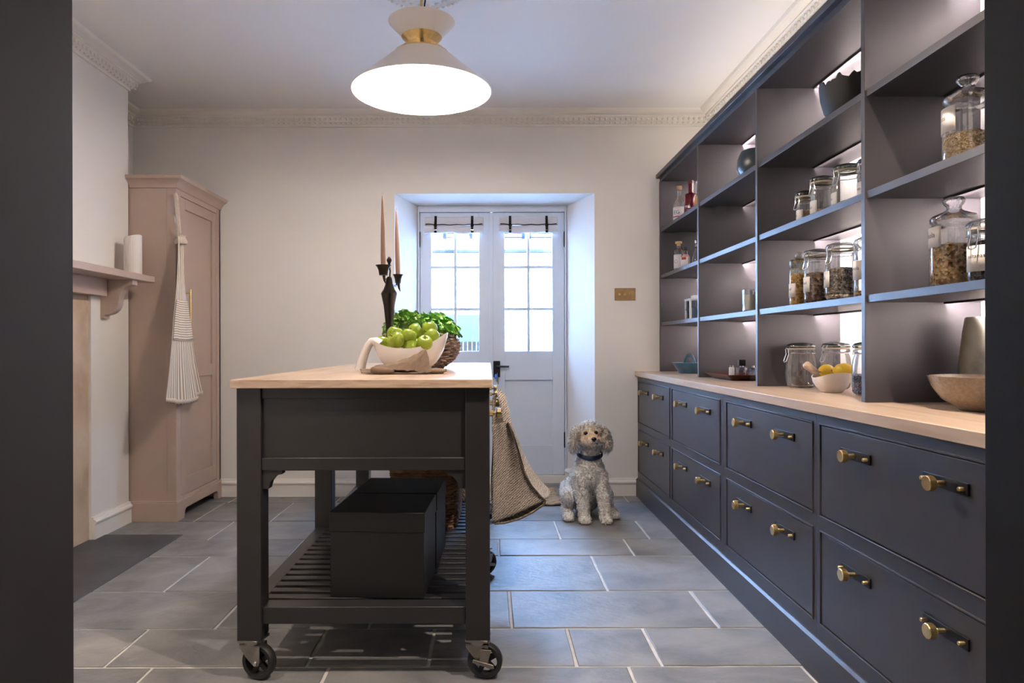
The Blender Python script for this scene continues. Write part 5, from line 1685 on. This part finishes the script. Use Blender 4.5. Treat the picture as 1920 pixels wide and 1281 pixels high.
def cap(p, q, r0, r1, n=14, k=8):
    p, q = Vector(p), Vector(q)
    pts, rs = [], []
    d = (q - p).normalized()
    for i in range(5):
        t = -1 + i / 4.0
        pts.append(p + d * r0 * t * 0.98)
        rs.append(max(0.002, r0 * math.sqrt(max(0, 1 - t * t))))
    for i in range(1, k):
        t = i / k
        pts.append(p.lerp(q, t))
        rs.append(r0 + (r1 - r0) * t)
    for i in range(5):
        t = i / 4.0
        pts.append(q + d * r1 * t * 0.98)
        rs.append(max(0.002, r1 * math.sqrt(max(0, 1 - t * t))))
    dog.tube(pts, rs, n)


# torso: deep chest in front, rump behind on the floor
dog.ball((0.005, 0.055, 0.290), (0.094, 0.098, 0.115), 24, 16)
dog.ball((0.000, 0.050, 0.350), (0.074, 0.078, 0.075), 24, 16)
dog.ball((0.000, 0.150, 0.215), (0.100, 0.130, 0.130), 24, 16)
dog.ball((0.000, 0.235, 0.125), (0.110, 0.115, 0.115), 24, 16)
cap((0.004, 0.060, 0.36), (0.010, 0.020, 0.455), 0.066, 0.058)
# head
dog.ball((0.006, 0.010, 0.528), (0.074, 0.074, 0.066), 24, 16)
dog.ball((0.004, 0.010, 0.562), (0.064, 0.062, 0.038), 20, 14)
dog.ball((0.004, -0.048, 0.502), (0.047, 0.042, 0.037), 20, 14)
dog.ball((0.009, -0.084, 0.497), (0.035, 0.030, 0.027), 20, 14)
dog.ball((0.009, -0.070, 0.472), (0.031, 0.034, 0.019), 18, 12)
dog.ball((-0.032, -0.048, 0.486), (0.028, 0.030, 0.030), 16, 10)
dog.ball((0.045, -0.048, 0.486), (0.028, 0.030, 0.030), 16, 10)
# ears: long hanging flaps
for s, ex in ((-1, -0.068), (1, 0.076)):
    dog.ball((ex, 0.012, 0.545), (0.028, 0.036, 0.030), 16, 10)
    dog.ball((ex + s * 0.018, 0.004, 0.510), (0.028, 0.044, 0.048), 16, 12)
    dog.ball((ex + s * 0.024, -0.002, 0.470), (0.031, 0.044, 0.045), 16, 12)
# front legs
for s, top, knee, paw in ((-1, (-0.052, 0.02, 0.27), (-0.042, 0.000, 0.145), (-0.034, -0.012, 0.040)), (1, (0.062, 0.02, 0.27), (0.082, 0.000, 0.145), (0.092, -0.012, 0.040))):
    cap(top, knee, 0.050, 0.036)
    cap(knee, paw, 0.036, 0.033)
    dog.ball((paw[0], paw[1] - 0.022, 0.026), (0.036, 0.046, 0.026), 18, 10)
    for q in (-1, 0, 1):
        dog.ball((paw[0] + q * 0.018, paw[1] - 0.056, 0.019), (0.012, 0.014, 0.018), 10, 8)
# hind legs: thigh, hock and foot set wide
for s, hip, knee, hock, foot in ((-1, (-0.075, 0.20, 0.150), (-0.112, 0.085, 0.135), (-0.120, 0.135, 0.045), (-0.122, 0.060, 0.026)), (1, (0.075, 0.21, 0.150), (0.112, 0.120, 0.135), (0.140, 0.190, 0.045), (0.160, 0.115, 0.026))):
    cap(hip, knee, 0.082, 0.050)
    cap(knee, hock, 0.046, 0.032)
    cap(hock, foot, 0.032, 0.028)
    dog.ball((foot[0], foot[1] - 0.022, 0.025), (0.036, 0.048, 0.025), 16, 10)
    for q in (-1, 0, 1):
        dog.ball((foot[0] + q * 0.017, foot[1] - 0.060, 0.018), (0.011, 0.013, 0.017), 10, 8)
cap((0.0, 0.30, 0.10), (0.05, 0.40, 0.05), 0.040, 0.026)

DOGM = bpy.data.materials.new('cream_curly_coat')
nt, N, L, b = nodes_of(DOGM)
b.inputs['Roughness'].default_value = 0.95
b.inputs['Specular IOR Level'].default_value = 0.1
b.inputs['Sheen Weight'].default_value = 0.35
tc = N.new('ShaderNodeTexCoord')
vd = N.new('ShaderNodeVectorMath')
vd.operation = 'DISTANCE'
vd.inputs[1].default_value = (0.004, -0.055, 0.508)
L.new(tc.outputs['Object'], vd.inputs[0])
mr = N.new('ShaderNodeMapRange')
mr.inputs[1].default_value = 0.045
mr.inputs[2].default_value = 0.10
mr.inputs[3].default_value = 1
mr.inputs[4].default_value = 0
L.new(vd.outputs['Value'], mr.inputs[0])
nz = N.new('ShaderNodeTexNoise')
nz.inputs['Scale'].default_value = 45
L.new(tc.outputs['Object'], nz.inputs['Vector'])
mu = N.new('ShaderNodeMath')
mu.operation = 'MULTIPLY'
mr2 = N.new('ShaderNodeMapRange')
mr2.inputs[1].default_value = 0.36
mr2.inputs[2].default_value = 0.56
L.new(nz.outputs['Fac'], mr2.inputs[0])
L.new(mr.outputs[0], mu.inputs[0])
L.new(mr2.outputs[0], mu.inputs[1])
# ears' lower halves are apricot too
sx = N.new('ShaderNodeSeparateXYZ')
L.new(tc.outputs['Object'], sx.inputs[0])
er = N.new('ShaderNodeMath')
er.operation = 'SUBTRACT'
er.inputs[1].default_value = 0.004
L.new(sx.outputs[0], er.inputs[0])
ea = N.new('ShaderNodeMath')
ea.operation = 'ABSOLUTE'
L.new(er.outputs[0], ea.inputs[0])
e1 = N.new('ShaderNodeMapRange')
e1.inputs[1].default_value = 0.062
e1.inputs[2].default_value = 0.075
L.new(ea.outputs[0], e1.inputs[0])
e2 = N.new('ShaderNodeMapRange')
e2.inputs[1].default_value = 0.43
e2.inputs[2].default_value = 0.45
L.new(sx.outputs[2], e2.inputs[0])
e3 = N.new('ShaderNodeMath')
e3.operation = 'MULTIPLY'
L.new(e1.outputs[0], e3.inputs[0])
L.new(e2.outputs[0], e3.inputs[1])
e4 = N.new('ShaderNodeMath')
e4.operation = 'MULTIPLY'
e4.inputs[1].default_value = 0.35
L.new(e3.outputs[0], e4.inputs[0])
mxm = N.new('ShaderNodeMath')
mxm.operation = 'MAXIMUM'
L.new(mu.outputs[0], mxm.inputs[0])
L.new(e4.outputs[0], mxm.inputs[1])
n3 = N.new('ShaderNodeTexNoise')
n3.inputs['Scale'].default_value = 95
L.new(tc.outputs['Object'], n3.inputs['Vector'])
c1 = N.new('ShaderNodeMix')
c1.data_type = 'RGBA'
c1.inputs[6].default_value = (0.62, 0.555, 0.49, 1)
c1.inputs[7].default_value = (0.95, 0.93, 0.90, 1)
mr3 = N.new('ShaderNodeMapRange')
mr3.inputs[1].default_value = 0.38
mr3.inputs[2].default_value = 0.56
L.new(n3.outputs['Fac'], mr3.inputs[0])
L.new(mr3.outputs[0], c1.inputs[0])
c2 = N.new('ShaderNodeMix')
c2.data_type = 'RGBA'
L.new(mxm.outputs[0], c2.inputs[0])
L.new(c1.outputs[2], c2.inputs[6])
c2.inputs[7].default_value = (0.62, 0.42, 0.25, 1)
L.new(c2.outputs[2], b.inputs['Base Color'])

dg_root = thing('dog', 'cream curly-coated dog with a navy collar sitting on the floor', 'dog', (DX, DY, 0), 0)
raw = dog.build('raw_dog', DOGM)
md = raw.modifiers.new('rm', 'REMESH')
md.mode = 'VOXEL'
md.voxel_size = 0.0055
ms_ = raw.modifiers.new('sm', 'SMOOTH')
ms_.factor = 0.5
ms_.iterations = 6
dgr = bpy.context.evaluated_depsgraph_get()
me = bpy.data.meshes.new_from_object(raw.evaluated_get(dgr))
bpy.data.objects.remove(raw)
me.name = 'body'
# curly coat relief
nv_ = len(me.vertices)
co = np.empty(nv_ * 3)
me.vertices.foreach_get('co', co)
co = co.reshape(-1, 3)
no = np.empty(nv_ * 3)
me.vertices.foreach_get('normal', no)
no = no.reshape(-1, 3)
face_d = np.linalg.norm(co - np.array([0.006, -0.06, 0.505]), axis=1)
amp = np.clip((face_d - 0.03) / 0.06, 0.15, 1) * np.where(co[:, 2] < 0.05, 0.4, 1.0)
disp = np.array([mnoise.noise(Vector(p * 60)) * 0.6 + mnoise.noise(Vector(p * 130 + 7)) * 0.4 for p in co])
co += no * (disp * amp * 0.010)[:, None]
co[:, 2] = np.maximum(co[:, 2], 0.001)
me.vertices.foreach_set('co', co.ravel())
me.polygons.foreach_set('use_smooth', [True] * len(me.polygons))
me.update()
body = bpy.data.objects.new('body', me)
COL.objects.link(body)
body.parent = dg_root
me.materials.clear()
me.materials.append(DOGM)
# curls: short bent tufts rooted on the body
tri = []
cen = np.empty(len(me.polygons) * 3)
me.polygons.foreach_get('center', cen)
cen = cen.reshape(-1, 3)
pno = np.empty(len(me.polygons) * 3)
me.polygons.foreach_get('normal', pno)
pno = pno.reshape(-1, 3)
idx = rng.choice(len(cen), 16000, replace=len(cen) < 16000)
P = cen[idx]
Nn = pno[idx]
keep = (P[:, 2] > 0.012) & ~((np.linalg.norm(P - np.array([0.009, -0.10, 0.505]), axis=1) < 0.035))
for ex_ in ((-0.029, -0.054, 0.536), (0.030, -0.056, 0.540)):
    keep &= np.linalg.norm(P - np.array(ex_), axis=1) > 0.018
keep &= ~((P[:, 2] > 0.385) & (P[:, 2] < 0.425) & (np.abs(P[:, 0]) < 0.085))
P, Nn = P[keep], Nn[keep]
n = len(P)
isear = (np.abs(P[:, 0] - 0.004) > 0.062) & (P[:, 2] > 0.42)
fd = np.linalg.norm(P - np.array([0.006, -0.06, 0.505]), axis=1)
ln = np.where(isear, 0.019, np.where(fd < 0.07, 0.006, np.where(P[:, 2] > 0.55, 0.014, 0.010)))[:, None] * rng.uniform(0.6, 1.3, (n, 1))
T = rng.normal(size=(n, 3))
T -= Nn * (T * Nn).sum(1, keepdims=True)
T /= np.linalg.norm(T, axis=1, keepdims=True)
B = np.cross(Nn, T)
down = np.array([[0, 0, -1.0]])
lie = np.where(isear, 1.1, 0.35)[:, None]
w = 0.0022
mid = P + Nn * ln * 0.55 + T * ln * 0.35 + down * ln * lie * 0.3
tip = P + Nn * ln * 0.55 + T * ln * 0.15 + B * ln * 0.5 + down * ln * lie
V = []
for k in range(3):
    a = 2 * PI * k / 3
    V.append(P - Nn * 0.002 + (T * cos(a) + B * sin(a)) * w)
for k in range(3):
    a = 2 * PI * k / 3
    V.append(mid + (T * cos(a) + B * sin(a)) * w * 0.8)
V.append(tip)
V = np.stack(V, 1).reshape(-1, 3)
F = []
for i in range(n):
    o = i * 7
    for k in range(3):
        l = (k + 1) % 3
        F.append((o + k, o + l, o + 3 + l, o + 3 + k))
        F.append((o + 3 + k, o + 3 + l, o + 6))
fme = bpy.data.meshes.new('curls')
V[:, 2] = np.maximum(V[:, 2], 0.001)
fme.from_pydata(V.tolist(), [], F)
fme.polygons.foreach_set('use_smooth', [True] * len(fme.polygons))
fme.materials.append(DOGM)
fur = bpy.data.objects.new('curls', fme)
COL.objects.link(fur)
fur.parent = dg_root
fur['kind'] = 'stuff'
BLKW = mat('wet_black', (0.006, 0.005, 0.005), 0.18)
for ex_ in ((-0.029, -0.0565, 0.534), (0.030, -0.0580, 0.538)):
    MB().ball(ex_, (0.0125, 0.010, 0.0115), 18, 12).build('eye', BLKW, dg_root, smooth=180)
MB().ball((0.010, -0.112, 0.508), (0.0155, 0.012, 0.0115), 18, 12).ball((0.010, -0.112, 0.500), (0.008, 0.008, 0.010), 12, 8).build('nose', BLKW, dg_root, smooth=180)
MB().tube([(0.010 + 0.026 * t, -0.108 + 0.020 * t * t, 0.482 - 0.006 * t * t + (0.003 if abs(t) < 0.1 else 0)) for t in np.linspace(-1, 1, 13)], 0.0025, 6).build('mouth', mat('dark_lip', (0.05, 0.03, 0.025), 0.6), dg_root, smooth=180)
NAVY = mat('navy_webbing', (0.010, 0.022, 0.055), 0.6, bump=0.2, bscale=400)


def collar(u, v):
    a = 2 * PI * u
    zc = 0.402 - 0.012 * sin(-a)
    r = 0.073 + 0.003 * cos(2 * a)
    return (0.007 + r * cos(a), 0.042 + (r + 0.004) * sin(a), zc + 0.013 * sin(2 * PI * v) + 0.020 * sin(a) + 0.0, ) if False else (0.007 + (r + 0.0035 * cos(2 * PI * v)) * cos(a), 0.040 + (r + 0.006 + 0.0035 * cos(2 * PI * v)) * sin(a), 0.405 + 0.022 * sin(a) + 0.0135 * sin(2 * PI * v))


cl = MB().grid(collar, 48, 8, True, True).build('collar', NAVY, dg_root, smooth=180, label='navy webbing collar')
for sxx in (-0.045, 0.058):
    MB().tube([(sxx, -0.034 + 0.2 * abs(sxx), 0.386 + 0.013 * cos(a) + 0.004) if False else (sxx + 0.006 * sin(a), -0.020, 0.392 + 0.015 * cos(a)) for a in np.linspace(0, 2 * PI, 17)[:-1]], 0.0018, 6, True).build('buckle', CHROME, cl)
